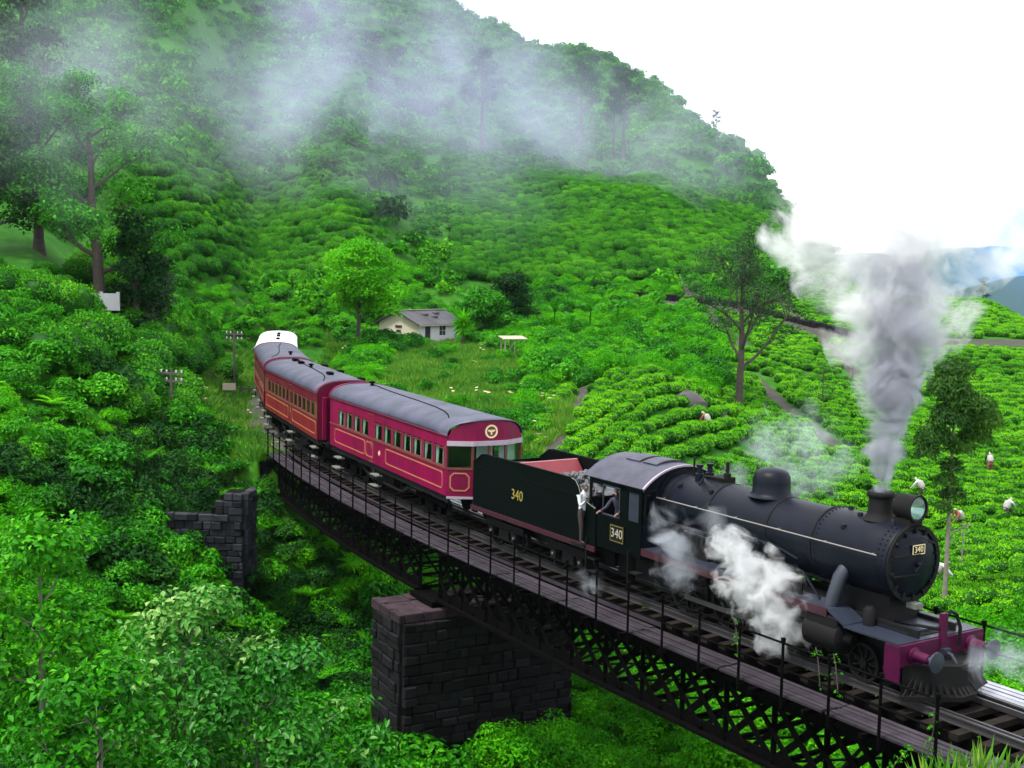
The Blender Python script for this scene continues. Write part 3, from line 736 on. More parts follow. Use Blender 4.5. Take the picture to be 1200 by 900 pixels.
bridge = empty('railway_bridge', path(18, 0, 0), 0, 'black iron lattice girder bridge carrying the train over the valley', 'bridge')
B_OFF = -path(18, 0, 0)
def bpart(mb, name, mat, smooth=False):
    mb.v = [tuple(Vector(v) + B_OFF) for v in mb.v]
    return mb.build(name, mat, bridge, smooth)
SPANS = [(BR0 + 0.3, 17.6), (19.2, BR1 - 0.1)]
Z_TC, Z_BC = -0.62, -2.30
for (a, b) in SPANS:
    for t in (1.78, -1.78):
        mb = MB(); sweep(mb, a, b, t, Z_TC-0.10, Z_TC+0.10, 0.34); sweep(mb, a, b, t, Z_TC-0.32, Z_TC-0.10, 0.05); bpart(mb, 'top_chord', M['iron'])
        mb = MB(); sweep(mb, a, b, t, Z_BC-0.07, Z_BC+0.02, 0.40); sweep(mb, a, b, t, Z_BC+0.02, Z_BC+0.26, 0.05); bpart(mb, 'bottom_chord', M['iron'])
        n = int(round((b-a)/1.55)); st = (b-a)/n
        for k in range(n+1):
            s = a + k*st
            wdt = 0.30 if k in (0, n) else 0.10
            bpart(MB().bar(path(s, t, Z_BC), path(s, t, Z_TC), wdt, 0.12), 'post', M['iron'])
            if k < n:
                o = 0.045; zm = (Z_BC + Z_TC)/2
                bpart(MB().bar(path(s, t+o, Z_BC+.1), path(s+st, t+o, Z_TC-.1), 0.03, 0.17), 'brace', M['iron'])
                bpart(MB().bar(path(s, t-o, Z_TC-.1), path(s+st, t-o, Z_BC+.1), 0.03, 0.17), 'brace', M['iron'])
                bpart(MB().bar(path(s, t+o*1.9, zm), path(s+st/2, t+o*1.9, Z_TC-.1), 0.03, 0.13).bar(path(s+st/2, t+o*1.9, Z_BC+.1), path(s+st, t+o*1.9, zm), 0.03, 0.13), 'counter_brace', M['iron'])
                bpart(MB().bar(path(s, t-o*1.9, zm), path(s+st/2, t-o*1.9, Z_BC+.1), 0.03, 0.13).bar(path(s+st/2, t-o*1.9, Z_TC-.1), path(s+st, t-o*1.9, zm), 0.03, 0.13), 'counter_brace', M['iron'])
    mb = MB(); n = int((b-a)/1.55); st = (b-a)/n
    for k in range(n+1):
        s = a + k*st
        mb.bar(path(s, -1.75, Z_TC-.12), path(s, 1.75, Z_TC-.12), 0.16, 0.30)
        mb.bar(path(s, -1.75, Z_BC), path(s, 1.75, Z_BC), 0.10, 0.10)
        if k < n: mb.bar(path(s, -1.7, Z_BC+.03), path(s+st, 1.7, Z_BC+.03), 0.09, 0.03); mb.bar(path(s, 1.7, Z_BC+.07), path(s+st, -1.7, Z_BC+.07), 0.09, 0.03)
        for sg in (1, -1):
            mb.bar(path(s, sg*1.78, Z_TC+.16), path(s, sg*2.62, Z_TC+.22), 0.08, 0.10); mb.bar(path(s, sg*1.85, Z_TC-.8), path(s, sg*2.55, Z_TC+.15), 0.06, 0.06)
    bpart(mb, 'cross_frame', M['iron'])
    mb = MB()
    for t in (0.84, -0.84): sweep(mb, a, b, t, Z_TC+.04, -0.32, 0.26)
    bpart(mb, 'stringer', M['iron'])
# walkways: long planks on both sides, each plank a piece
for sg, mt, ts in ((1, 'plank', (1.66, 1.83, 2.0, 2.17, 2.34)), (-1, 'plank_wet', (1.70, 1.92, 2.14, 2.36))):
    s = BR0 - 0.2; kk = 0
    while s < BR1 - 0.5:
        e = min(s + 3.3, BR1)
        for t in ts:
            mb = MB(); w = 0.135 if sg > 0 else 0.17
            sweep(mb, s + rng.uniform(0.01, .05), e - rng.uniform(0.01, .06), sg*t, -0.335, -0.285 + rng.uniform(-.012, .012), w + rng.uniform(-.015, .01))
            bpart(mb, 'plank', M[mt])
        s = e
for sg in (1, -1):
    T = 2.56
    s = BR0 + 0.1
    while s < BR1:
        mb = MB(); mb.bar(path(s, sg*T, -0.55), path(s, sg*T, 0.98), 0.055, 0.055); mb.bar(path(s, sg*T, 0.96), path(s, sg*T, 1.05), 0.09, 0.09); mb.bar(path(s, sg*T, -0.42), path(s, sg*(T-.5), -0.40), 0.05, 0.05)
        bpart(mb, 'handrail_post', M['iron']); s += 1.36
    for z, r in ((0.94, .026), (0.36, .022)):
        mb = MB(); mb.tube([path(q, sg*(T+.01), z) for q in np.arange(BR0 + .3, BR1, 0.9)], r, 6); bpart(mb, 'handrail', M['iron_rail'] if 'iron_rail' in M else M['iron'], True)
mb = MB(); sweep(mb, 6, BR1, 1.45, -0.28, -0.14, 0.05); bpart(mb, 'guard_timber', M['plank'])
# diagonal stay seen on the far handrail near the end
bpart(MB().bar(path(-2.3, -2.5, -0.25), path(-3.4, -2.56, 0.95), 0.045, 0.045), 'handrail_stay', M['iron'])

# track: rails and sleepers
track = empty('railway_track', path(18, 0, 0), 0, 'railway track curving over the bridge and round the hillside', 'railway track')
def tpart(mb, name, mat):
    mb.v = [tuple(Vector(v) + B_OFF) for v in mb.v]; return mb.build(name, mat, track)
for t in (0.84, -0.84):
    mb = MB(); sweep(mb, -30, 119, t, -0.035, 0.0, 0.072); sweep(mb, -30, 119, t, -0.14, -0.035, 0.022); sweep(mb, -30, 119, t, -0.16, -0.14, 0.14); tpart(mb, 'rail', M['steel'])
    mb = MB(); sweep(mb, BR0-1, BR1+1, t - math.copysign(.22, t), -0.14, -0.02, 0.06); tpart(mb, 'guard_rail', M['steel'])
sl = MB().box(-0.115, 0.115, -1.32, 1.32, -0.30, -0.16).mesh('sleeper', M['sleeper'])
s = -24.0
while s < 100:
    if s < 40 or s > 78 or s < -4:
        p = path(s, 0, 0) + B_OFF; q = path(s + 0.3, 0, 0) - path(s - .3, 0, 0)
        o = link_mesh('sleeper', sl, track, p, math.atan2(q.y, q.x) + rng.gauss(0, .012)); o.location.z = rng.gauss(0, .005)
    s += 0.68
# ballast bed away from the bridge
for nm, a, b in (('ballast', -34, BR0 - 0.1), ('ballast', BR1 + 0.1, 119)):
    ss = np.arange(a, b, 0.8); ts = [-2.9, -2.2, -1.5, -0.7, 0, 0.7, 1.5, 2.2, 2.9]; hz = [-0.64, -0.42, -0.27, -0.25, -0.24, -0.25, -0.27, -0.42, -0.64]
    V = np.array([tuple(path(q, t, z + (rng.uniform(-.03, .03) if -.6 < z else 0))) for q in ss for t, z in zip(ts, hz)])
    i = np.arange(len(V)).reshape(len(ss), len(ts)); F = np.stack([i[:-1,:-1], i[:-1,1:], i[1:,1:], i[1:,:-1]], -1).reshape(-1, 4)
    tag(link_mesh(nm, mesh_np(nm, V, F, [M['gravel_track']], smooth=True)), 'stone ballast bed under the rails', None, None, 'structure')

# masonry: every visible stone is a piece
stone_meshes = {}
def stone_variant(mat):
    if mat not in stone_meshes:
        L = []
        for k in range(6):
            r = random.Random(k + 3); mb = MB()
            def q(): return r.uniform(-.06, .06)
            f = [(-.5+q()*.4, .36+r.uniform(0, .12), -.5+q()), (.5+q()*.4, .36+r.uniform(0, .12), -.5+q()), (.5+q()*.4, .36+r.uniform(0, .12), .5+q()), (-.5+q()*.4, .36+r.uniform(0, .12), .5+q())]
            b = [(-.5, -.5, -.5), (.5, -.5, -.5), (.5, -.5, .5), (-.5, -.5, .5)]
            c = [(x*.82, y+.10, z*.78) for x, y, z in f]
            mb.add(b + f + c, [(0,1,2,3), (0,4,5,1), (1,5,6,2), (2,6,7,3), (3,7,4,0), (4,8,9,5), (5,9,10,6), (6,10,11,7), (7,11,8,4), (8,11,10,9)])
            L.append(mb.mesh('stone', M[mat]))
        stone_meshes[mat] = L
    return stone_meshes[mat]
def stone_face(parent, o, ex, en, width, z0, z1, course, length, mat, profile=None, depth=0.22, top_mat=None, skip=0.0):
    """courses of stones on the vertical face starting at o, running along ex, looking out along en (parent space)"""
    ex, en = Vector(ex).normalized(), Vector(en).normalized(); ang = math.atan2(-ex.y, -ex.x)
    # local stone axes: x along the wall, y out of it
    rz = math.atan2(en.y, en.x) - PI/2
    cnt = 0; k = -1; zt = z1
    while zt - course*.6 > z0:
        k += 1; ch = course*rng.uniform(.78, 1.25); zc = zt - ch/2; zt -= ch; x = -length*rng.uniform(0, .8)
        while x < width:
            l = length*rng.uniform(.45, 1.6); xa, xb = max(0, x), min(width, x+l)
            if xb - xa > 0.12 and (profile is None or zc < profile((xa+xb)/2)) and rng.random() >= skip:
                st = link_mesh('stone', rng.choice(stone_variant(top_mat if (top_mat and k == 0) else mat)), parent, Vector(o) + ex*((xa+xb)/2) + en*0.02 + Vector((0, 0, zc + rng.gauss(0, .008))), rz + rng.gauss(0, .02))
                st.scale = (xb - xa - 0.03, depth*rng.uniform(.7, 1.7), ch - 0.03); st.rotation_euler[1] = rng.gauss(0, .018); cnt += 1
            x += l
    return cnt
# pier
PS0, PS1, PT = 17.25, 19.55, 3.35
pc = path((PS0+PS1)/2, 0, 0); pt_ = path(PS1, 0) - path(PS0, 0); prz = math.atan2(pt_.y, pt_.x)   # local x = backwards, local y = to the left of that = camera's side
pier = empty('bridge_pier', (pc.x, pc.y, 0), prz, 'dark stone pier with a mossy cap standing under the middle of the bridge', 'bridge pier')
hx = (PS1-PS0)/2
MB().box(-hx+.08, hx-.08, -PT+.08, PT-.08, -10.5, -2.62).build('core', M['mortar'], pier)
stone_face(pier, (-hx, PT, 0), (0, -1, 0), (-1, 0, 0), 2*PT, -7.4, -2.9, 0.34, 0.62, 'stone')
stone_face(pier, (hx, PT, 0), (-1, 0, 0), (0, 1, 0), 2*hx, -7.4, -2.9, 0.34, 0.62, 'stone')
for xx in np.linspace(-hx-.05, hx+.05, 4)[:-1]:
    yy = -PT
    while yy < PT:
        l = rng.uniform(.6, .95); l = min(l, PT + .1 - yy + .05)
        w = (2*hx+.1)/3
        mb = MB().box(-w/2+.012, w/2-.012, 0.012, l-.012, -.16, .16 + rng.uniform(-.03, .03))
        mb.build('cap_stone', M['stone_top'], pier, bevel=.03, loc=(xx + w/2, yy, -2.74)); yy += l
for t in (1.78, -1.78): MB().box(-.9, .9, t-.35, t+.35, -2.58, -2.38).build('bearing', M['iron'], pier)

# far abutment under the end of the bridge
ac = path(BR1 + 0.2, 0, 0); at_ = path(BR1 + .5, 0) - path(BR1, 0); arz = math.atan2(at_.y, at_.x)
ab = empty('bridge_abutment', (ac.x, ac.y, 0), arz, 'dark stone abutment where the far end of the bridge meets the hillside', 'abutment')
MB().box(.1, 2.6, -3.0, 3.0, -7.5, -0.75).build('core', M['mortar'], ab)
stone_face(ab, (0.1, 3.0, 0), (0, -1, 0), (-1, 0, 0), 6.0, -5.6, -0.7, 0.36, 0.66, 'stone')
stone_face(ab, (2.6, 3.0, 0), (-1, 0, 0), (0, 1, 0), 2.5, -5.6, -0.7, 0.36, 0.66, 'stone')
# near abutment in the corner by the viewpoint
nc = path(BR0 - 0.1, 0, 0); nt = path(BR0, 0) - path(BR0 - .5, 0); nrz = math.atan2(nt.y, nt.x)
na_ = empty('bridge_abutment', (nc.x, nc.y, 0), nrz, 'near abutment with loose kerb stones at the lower right end of the bridge', 'abutment')
MB().box(-2.4, -.1, -3.2, 3.2, -6.5, -0.72).build('core', M['mortar'], na_)
for k, (yy, ww, dd, zz) in enumerate([(2.3, .8, .5, -.42), (1.5, .7, .45, -.40), (0.4, .9, .5, -.44), (-.5, .8, .5, -.46), (-1.5, .9, .5, -.42), (-2.5, .9, .5, -.42), (3.0, .6, .6, -.5)]):
    MB().box(-dd, 0, -ww/2, ww/2, -.32, .05).build('cap_stone', M['rock'], na_, bevel=.04, loc=(-.1 + rng.uniform(-.1, .05), yy, zz))
stone_face(na_, (-.1, -3.2, 0), (0, 1, 0), (1, 0, 0), 6.4, -4.0, -0.75, 0.38, 0.7, 'stone')
stone_face(na_, (-2.4, 3.2, 0), (1, 0, 0), (0, 1, 0), 2.3, -3.0, -0.75, 0.38, 0.7, 'stone')
# old stone wall to the left of the bridge
ww_ = empty('stone_wall', (-15.2, 51.0, 0), math.radians(-4), 'ruined mossy stone wall stepping up to the right among bushes left of the bridge', 'stone wall')
def wprof(x): return -2.5 if x < 0.3 else (-1.65 if x < 2.6 else (-1.15 if x < 3.0 else -0.62))
for x0, x1, z in ((0, .3, -2.5), (.3, 2.6, -1.65), (2.6, 3.0, -1.15), (3.0, 4.05, -0.62)): MB().box(x0+.05, x1-.0, .1, 1.6, -6, z-.1).build('core', M['mortar'], ww_)
stone_face(ww_, (4.05, .05, 0), (-1, 0, 0), (0, -1, 0), 4.05, -5.0, -0.6, 0.29, 0.46, 'stone_pale', profile=lambda x: wprof(4.05-x))
stone_face(ww_, (4.05, .05, 0), (0, 1, 0), (1, 0, 0), 1.5, -4.2, -0.6, 0.29, 0.46, 'stone_pale')

# ---------------------------------------------------------------- the train
def text_obj(body, size, mat, parent, M4, name='number', depth=0.004):
    c = bpy.data.curves.new(name, 'FONT'); c.body = body; c.size = size; c.align_x = 'CENTER'; c.align_y = 'CENTER'; c.extrude = depth; c.resolution_u = 3
    tmp = bpy.data.objects.new(name, c); COL.objects.link(tmp)
    me = bpy.data.meshes.new_from_object(tmp.evaluated_get(bpy.context.evaluated_depsgraph_get())); me.name = name
    bpy.data.objects.remove(tmp); me.materials.clear(); me.materials.append(mat)
    o = link_mesh(name, me, parent); o.matrix_local = M4
    return o
def face_side(x, y, z, out=-1):
    """text standing on a side wall, read from the -y side"""
    return Matrix.Translation((x, y, z)) @ Matrix.Rotation(PI/2, 4, 'X')
def face_front(x, y, z):
    """text on a wall looking along +x"""
    return Matrix.Translation((x, y, z)) @ Matrix.Rotation(PI/2, 4, 'Z') @ Matrix.Rotation(PI/2, 4, 'X')
def wheel(name, parent, x, y, r, mat, spokes=10, w=0.13, tyre=0.07):
    mb = MB()
    mb.ribbon([(x + r*math.cos(2*PI*k/28), y-w/2, r + r*math.sin(2*PI*k/28)) for k in range(28)], [(x + (r-tyre)*math.cos(2*PI*k/28), y-w/2, r + (r-tyre)*math.sin(2*PI*k/28)) for k in range(28)], (0, w, 0))
    mb.lathe([(-w*.6, .11), (w*.6, .11)], (x, y, r), 'y', 12)
    for k in range(spokes):
        a = 2*PI*k/spokes; mb.bar((x + .08*math.cos(a), y, r + .08*math.sin(a)), (x + (r-tyre)*math.cos(a), y, r + (r-tyre)*math.sin(a)), .05, .05)
    return mb.build(name, mat, parent)

# ---- locomotive: x forward from the buffer beam, y to the far side, z up from the rail
H_LO = 1.00638
loco = empty('steam_locomotive', (9.328, 25.8139, 0), -H_LO, 'black steam locomotive blowing smoke at the head of the train', 'steam locomotive')
BZ = 2.70
L_ = loco
mb = MB(); mb.lathe([(-9.0, .80), (-6.75, .80), (-6.70, .82), (-3.1, .82)], (0, 0, BZ), 'x', 40); mb.build('boiler', M['loco'], L_, True)
mb = MB(); mb.lathe([(-3.1, .845), (-3.05, .865), (-.93, .865), (-.88, .85), (-.86, .80)], (0, 0, BZ), 'x', 44); mb.build('smokebox', M['loco'], L_, True)
for x, r in ((-3.08, .872), (-4.6, .828), (-6.72, .828), (-8.4, .81)): MB().lathe([(x-.035, r-.01), (x-.03, r+.008), (x+.03, r+.008), (x+.035, r-.01)], (0, 0, BZ), 'x', 40).build('boiler_band', M['loco_matt'], L_, True)
# rivet rings
mb = MB()
for x in (-.98, -1.12, -2.95):
    for k in range(46):
        a = 2*PI*k/46; mb.box(x-.014, x+.014, .868*math.cos(a)-.014, .868*math.cos(a)+.014, BZ+.868*math.sin(a)-.014, BZ+.868*math.sin(a)+.014)
r_ = mb.build('rivets', M['loco'], L_)
# smokebox door
door = MB().lathe([(-.86, .74), (-.84, .74), (-.80, .66), (-.74, .45), (-.71, .22), (-.70, .02)], (0, 0, BZ), 'x', 40).build('smokebox_door', M['loco'], L_, True)
MB().lathe([(-.85, .86), (-.80, .86), (-.80, .755), (-.85, .755)], (0, 0, BZ), 'x', 40, cap=False).build('door_ring', M['loco_matt'], door, True)
for k in range(14):
    a = 2*PI*(k+.5)/14; c, s_ = math.cos(a), math.sin(a)
    MB().bar((-.79, .68*c, BZ+.68*s_), (-.79, .80*c, BZ+.80*s_), .065, .055).build('door_clamp', M['loco_matt'], door)
for z in (-.22, .22): MB().bar((-.745, -.72, BZ+z), (-.70, .05, BZ+z), .07, .03).build('hinge_strap', M['loco_matt'], door)
MB().tube([(-.64, 0, BZ), (-.64, .12, BZ+.22)], .02, 6).tube([(-.61, 0, BZ), (-.61, -.2, BZ-.12)], .02, 6).lathe([(-.72, .07), (-.58, .05)], (0, 0, BZ), 'x', 12).build('door_handle', M['loco'], door)
MB().tube([(-.66, -.48, BZ+.42), (-.64, 0, BZ+.62), (-.66, .48, BZ+.42)], .016, 6).build('hand_rail', M['loco'], door)
pl = MB().box(-.715, -.69, -.20, .20, BZ+.22, BZ+.44).build('number_plate', M['loco_matt'], door)
MB().ribbon([(-.69, -.2, BZ+.22), (-.69, .2, BZ+.22), (-.69, .2, BZ+.44), (-.69, -.2, BZ+.44)], [(-.69, -.18, BZ+.24), (-.69, .18, BZ+.24), (-.69, .18, BZ+.42), (-.69, -.18, BZ+.42)], (.006, 0, 0)).build('plate_edge', M['cream'], door)
text_obj('340', .19, M['cream'], door, face_front(-.686, 0, BZ+.33))
MB().box(-.86, -.6, -.12, .12, BZ-.98, BZ-.86).build('foot_step', M['step'], L_)
# chimney, dome, lamp, valves
CHX = -1.80
MB().lathe([(.80, .40), (.84, .36), (.92, .30), (1.0, .275), (1.30, .265), (1.33, .30), (1.41, .305), (1.44, .28), (1.44, .20), (1.0, .19)], (CHX, 0, BZ), 'z', 28).build('chimney', M['loco_matt'], L_, True, angle=50)
MB().lathe([(.76, .60), (.80, .53), (.86, .475), (1.10, .465), (1.25, .455), (1.36, .40), (1.43, .28), (1.46, .10), (1.463, .01)], (-5.25, 0, BZ), 'z', 32).build('steam_dome', M['loco'], L_, True, angle=50)
lamp = MB().lathe([(-1.28, .24), (-1.25, .275), (-.80, .285), (-.78, .30), (-.74, .30), (-.74, .265), (-.80, .26), (-1.2, .10)], (0, 0, 3.92), 'x', 28, cap=False).build('headlamp', M['loco_matt'], L_, True)
MB().lathe([(-1.02, .01), (-1.0, .10), (-.90, .20), (-.79, .258)], (0, 0, 3.92), 'x', 24, cap=False).build('reflector', M['reflector'], lamp, True)
MB().lathe([(-.775, .26), (-.765, .24), (-.75, .12), (-.745, .01)], (0, 0, 3.92), 'x', 24).build('lens', M['glass'], lamp, True)
MB().box(-1.25, -.8, -.2, .2, 3.5, 3.68).box(-1.1, -.9, -.1, .1, 3.4, 3.55).build('lamp_bracket', M['loco_matt'], L_)
mb = MB()
for y in (-.18, .18): mb.lathe([(.74, .12), (.95, .12), (.97, .08), (1.12, .07), (1.14, .10), (1.2, .10)], (-7.75, y, BZ), 'z', 12)
mb.build('safety_valve', M['loco'], L_, True)
mb = MB().lathe([(.78, .10), (1.0, .10), (1.02, .05), (1.3, .05)], (-7.2, .3, BZ), 'z', 10); mb.box(-7.6, -7.1, .05, .5, BZ+.74, BZ+.9); mb.tube([(-8.3, .1, BZ+.75), (-8.3, .1, BZ+1.25), (-8.2, .1, BZ+1.3)], .03, 6)
mb.tube([(-7.4, -.5, BZ+.72), (-7.4, -.3, BZ+.95), (-7.0, 0, BZ+.9)], .035, 6); mb.build('whistle_and_valves', M['loco_matt'], L_, True)
mb = MB()
for x, y, z in ((-6.9, -.52, .63), (-8.1, -.55, .6), (-2.3, -.62, .6), (-2.2, -.2, .85), (-2.75, .1, .87)): mb.lathe([(-.03, .07), (.05, .06), (.06, .02)], (x, y, BZ+z), 'z', 10)
mb.build('washout_plug', M['loco_matt'], L_, True)
# boiler hand rail with stanchions
for y in (-.93, .93):
    h = MB().tube([(-8.6, y, 2.93), (-1.05, y, 2.93)], .017, 6).build('hand_rail', M['pipe'], L_, True)
    mb = MB()
    for x in (-8.4, -7.1, -5.6, -4.1, -2.6, -1.2): mb.tube([(x, y*.86, 2.93), (x, y, 2.93)], .014, 5)
    mb.build('stanchion', M['pipe'], h)
mb = MB().tube([(-6.0, -.86, 2.55), (-4.2, -.86, 2.5), (-3.4, -.9, 2.35)], .03, 6).tube([(-7.5, -.84, 2.2), (-3.2, -.92, 2.1), (-2.6, -.95, 1.6)], .035, 6).box(-5.2, -4.75, -1.0, -.82, 2.1, 2.16)
mb.build('injector_pipe', M['loco'], L_, True)
# footplate
for sg in (-1, 1):
    y0, y1 = (-1.30, -.62) if sg < 0 else (.62, 1.30)
    MB().box(-8.8, -2.05, y0, y1, 1.50, 1.54).build('running_board', M['loco_deck'], L_)
    MB().box(-8.8, -2.05, sg*1.305-.02, sg*1.305+.02, 1.36, 1.55).build('running_board_edge', M['maroon'], L_)
    MB().prism([(-2.05, y0, 1.50), (-2.05, y1, 1.50), (-1.55, y1, 1.26), (-1.55, y0, 1.26)], (0, 0, .04)).build('running_board', M['loco_deck'], L_)
    MB().box(-6.0, -3.2, sg*.9-.02, sg*.9+.02, 1.54, 1.92).build('splasher', M['loco_matt'], L_)
    # cylinder with steam pipe
    MB().lathe([(-2.75, .34), (-2.72, .38), (-1.75, .38), (-1.72, .34), (-1.68, .16), (-1.5, .12)], (0, sg*1.0, .92), 'x', 24).build('cylinder', M['loco_matt'], L_, True)
    MB().box(-2.7, -1.75, min(sg*.6, sg*1.3), max(sg*.6, sg*1.3), 1.0, 1.40).build('valve_chest', M['loco_matt'], L_, bevel=.04)
    MB().tube([(-2.1, sg*.66, 2.45), (-2.12, sg*.86, 2.2), (-2.25, sg*1.0, 1.45)], [.16, .165, .165], 14).lathe([(1.42, .24), (1.52, .24)], (-2.25, sg*1.0, 0), 'z', 12).build('steam_pipe', M['loco_deck'], L_, True)
    MB().lathe([(1.28, .14), (1.62, .14), (1.70, .08)], (-1.35, sg*.72, 0), 'z', 14).build('lubricator', M['loco_matt'], L_, True)
MB().box(-1.56, -.02, -1.30, 1.30, 1.24, 1.28).build('front_platform', M['loco_deck'], L_)
MB().box(-1.3, -.35, -.62, .62, 1.283, 1.36).build('platform_plate', M['loco_deck'], L_, bevel=.01)
MB().box(-1.0, -.4, .7, 1.15, 1.283, 1.34).build('tool_box', M['loco_deck'], L_, bevel=.01)
mb = MB().prism([(-2.6, -.45, 1.2), (-1.0, -.45, 1.2), (-1.05, -.45, 1.95), (-2.5, -.45, 1.95)], (0, .9, 0)); mb.build('smokebox_saddle', M['loco_matt'], L_)
# buffer beam, buffers, coupling, lamp post, hose
MB().box(0, .06, -1.36, 1.36, .80, 1.27).build('buffer_beam', M['beam_red'], L_, bevel=.012)
for sg in (-1, 1):
    MB().box(-.35, .045, sg*1.335-.028, sg*1.335+.028, .42, 1.235).build('beam_end', M['beam_red'], L_)
    b = MB().lathe([(.06, .17), (.10, .17), (.12, .115), (.46, .105)], (0, sg*.92, 1.02), 'x', 18).build('buffer', M['beam_red'], L_, True)
    MB().lathe([(.44, .07), (.60, .07), (.62, .22), (.66, .22), (.68, .05)], (0, sg*.92, 1.02), 'x', 20).build('buffer_head', M['loco_deck'], b, True)
MB().box(.0, .10, -.09, .09, 1.0, 1.80).build('lamp_post', M['beam_red'], L_, bevel=.01)
MB().tube([(.04, .12, 1.72), (.06, .2, 1.82), (.12, .34, 1.74), (.16, .42, 1.45), (.14, .44, 1.05)], .04, 8).build('brake_hose', M['loco_matt'], L_, True)
MB().tube([(-1.2, -.3, 1.37), (-.3, -.1, 1.42), (.04, -.1, 1.46)], .035, 6).build('brake_pipe', M['loco_matt'], L_, True)
mb = MB().tube([(.06, 0, .98), (.30, 0, .95), (.42, 0, .80), (.40, 0, .55)], .035, 6).box(.05, .2, -.1, .1, .92, 1.05).tube([(.2, -.08, .75), (.34, -.02, .62), (.3, .06, .45)], .03, 6).build('coupling', M['loco_deck'], L_, True)
# cowcatcher: bars from the beam down to a pointed foot
cc = MB().prism([(.12, -1.28, .10), (.78, -.22, .10), (.78, .22, .10), (.12, 1.28, .10), (.02, 1.28, .10), (.02, -1.28, .10)], (0, 0, .10)).build('cowcatcher', M['loco_matt'], L_)
MB().prism([(.0, -1.15, .14), (.62, -.18, .14), (.62, .18, .14), (.0, 1.15, .14), (-.05, 1.15, .14), (-.05, -1.15, .14)], (-.04, 0, .66)).build('cowcatcher_plate', M['loco_matt'], cc)
for k in range(19):
    f = -1 + 2*k/18.0; yb = f*1.26; xb = .78 if abs(yb) < .22 else .78 - (abs(yb)-.22)/1.06*.66
    MB().bar((.07, f*.62, .86), (xb-.02, yb, .16), .085, .035, up=(1, 0, 0)).build('cowcatcher_bar', M['loco_matt'], cc)
MB().prism([(.16, -.55, .60), (.44, -.17, .60), (.44, .17, .60), (.16, .55, .60), (.12, .55, .60), (.12, -.55, .60)], (0, 0, .07)).build('cowcatcher_band', M['loco_matt'], cc)
for y in (.35, .62, -.3): MB().box(.30, .42, y-.05, y+.05, .3, .42).build('bracket', M['loco_matt'], cc)
MB().prism([(.10, .2, .82), (.10, .75, .82), (.48, 1.0, .22), (.68, .35, .22)], (.015, .01, .01)).build('cowcatcher_plate', M['loco_matt'], cc)
# frames, wheels, rods
MB().box(-10.6, -.1, -.62, -.56, .45, 1.45).box(-10.6, -.1, .56, .62, .45, 1.45).box(-10.6, -.2, -.6, .6, .8, 1.3).build('frame', M['loco_matt'], L_)
MB().box(-8.9, -6.7, -.74, .74, .7, 2.3).build('firebox', M['loco_matt'], L_, bevel=.05)
for sg in (-1, 1):
    for x in (-3.95, -5.6, -7.25): wheel('driving_wheel', L_, x, sg*.80, .74, M['loco_matt'], 14)
    for x in (-1.35, -3.0): wheel('bogie_wheel', L_, x, sg*.80, .44, M['loco_matt'], 9)
    MB().bar((-3.95, sg*.98, .55), (-7.25, sg*.98, .55), .05, .12).build('coupling_rod', M['steel'], L_)
    MB().bar((-2.75, sg*1.04, .92), (-5.6, sg*1.04, .58), .05, .13).build('connecting_rod', M['steel'], L_)
    MB().bar((-2.75, sg*.95, 1.12), (-3.6, sg*.95, 1.12), .06, .12).build('slide_bar', M['steel'], L_)
    mb = MB().bar((-4.2, sg*1.0, 1.4), (-4.3, sg*1.0, .9), .05, .10).bar((-4.25, sg*1.02, 1.0), (-2.9, sg*1.02, 1.25), .04, .08); mb.build('valve_gear', M['steel'], L_)
    for k, x in enumerate((-8.95, -10.9)):
        MB().box(x-.18, x+.18, sg*1.28-.13, sg*1.28+.13, .42, .46).box(x-.18, x+.18, sg*1.28-.13, sg*1.28+.13, .80, .84).box(x-.2, x-.17, sg*1.3-.14, sg*1.3+.14, .4, 1.4).build('cab_step', M['loco_matt'], L_)
# cab
CF, CR = -8.72, -11.10
EV, RT = 3.18, 3.74
def arc_roof(x0, x1, hw, ev, top, th, over=0.0, n=14):
    R_ = ((hw+over)**2 + (top-ev)**2)/(2*(top-ev)); zc = top - R_; a0 = math.asin((hw+over)/R_)
    o = [((R_)*math.sin(-a0 + 2*a0*k/n), zc + R_*math.cos(-a0 + 2*a0*k/n)) for k in range(n+1)]
    i = [((R_-th)*math.sin(-a0 + 2*a0*k/n), zc + (R_-th)*math.cos(-a0 + 2*a0*k/n)) for k in range(n, -1, -1)]
    return MB().prism([(x0, y, z) for y, z in o + i], (x1-x0, 0, 0)), o
rf, prof = arc_roof(CR-.18, CF+.12, 1.36, EV, RT, .05, .04)
roof = rf.build('cab_roof', M['cab_roof'], L_, True, angle=30)
rb, _ = arc_roof(CF+.08, CF+.14, 1.36, EV+.01, RT+.012, .05, .04); rb.build('roof_edge', M['ledge'], roof)
for x0, x1 in ((-10.5, -9.9), (-9.75, -9.15)):
    h_, _ = arc_roof(x0, x1, .52, RT-.03, RT+.07, .05); h_.build('roof_hatch', M['cab_roof'], roof)
def cab_side(sg):
    y = sg*1.32; w = .04
    mb = MB().box(CR, CF, y-w/2, y+w/2, 1.22, 2.22)                         # lower sheet
    mb.box(CF-.12, CF, y-w/2, y+w/2, 2.22, EV+.02)                             # front strip
    mb.box(CF-.95, CF-.60, y-w/2, y+w/2, 2.22, EV+.02)                          # pillar between the openings
    mb.box(CR, CR+.10, y-w/2, y+w/2, 2.22, EV+.02)                             # rear pillar
    mb.box(CR+.10, CF-.12, y-w/2, y+w/2, 3.0, EV+.02)
    return mb.build('cab_side', M['tender'], L_)
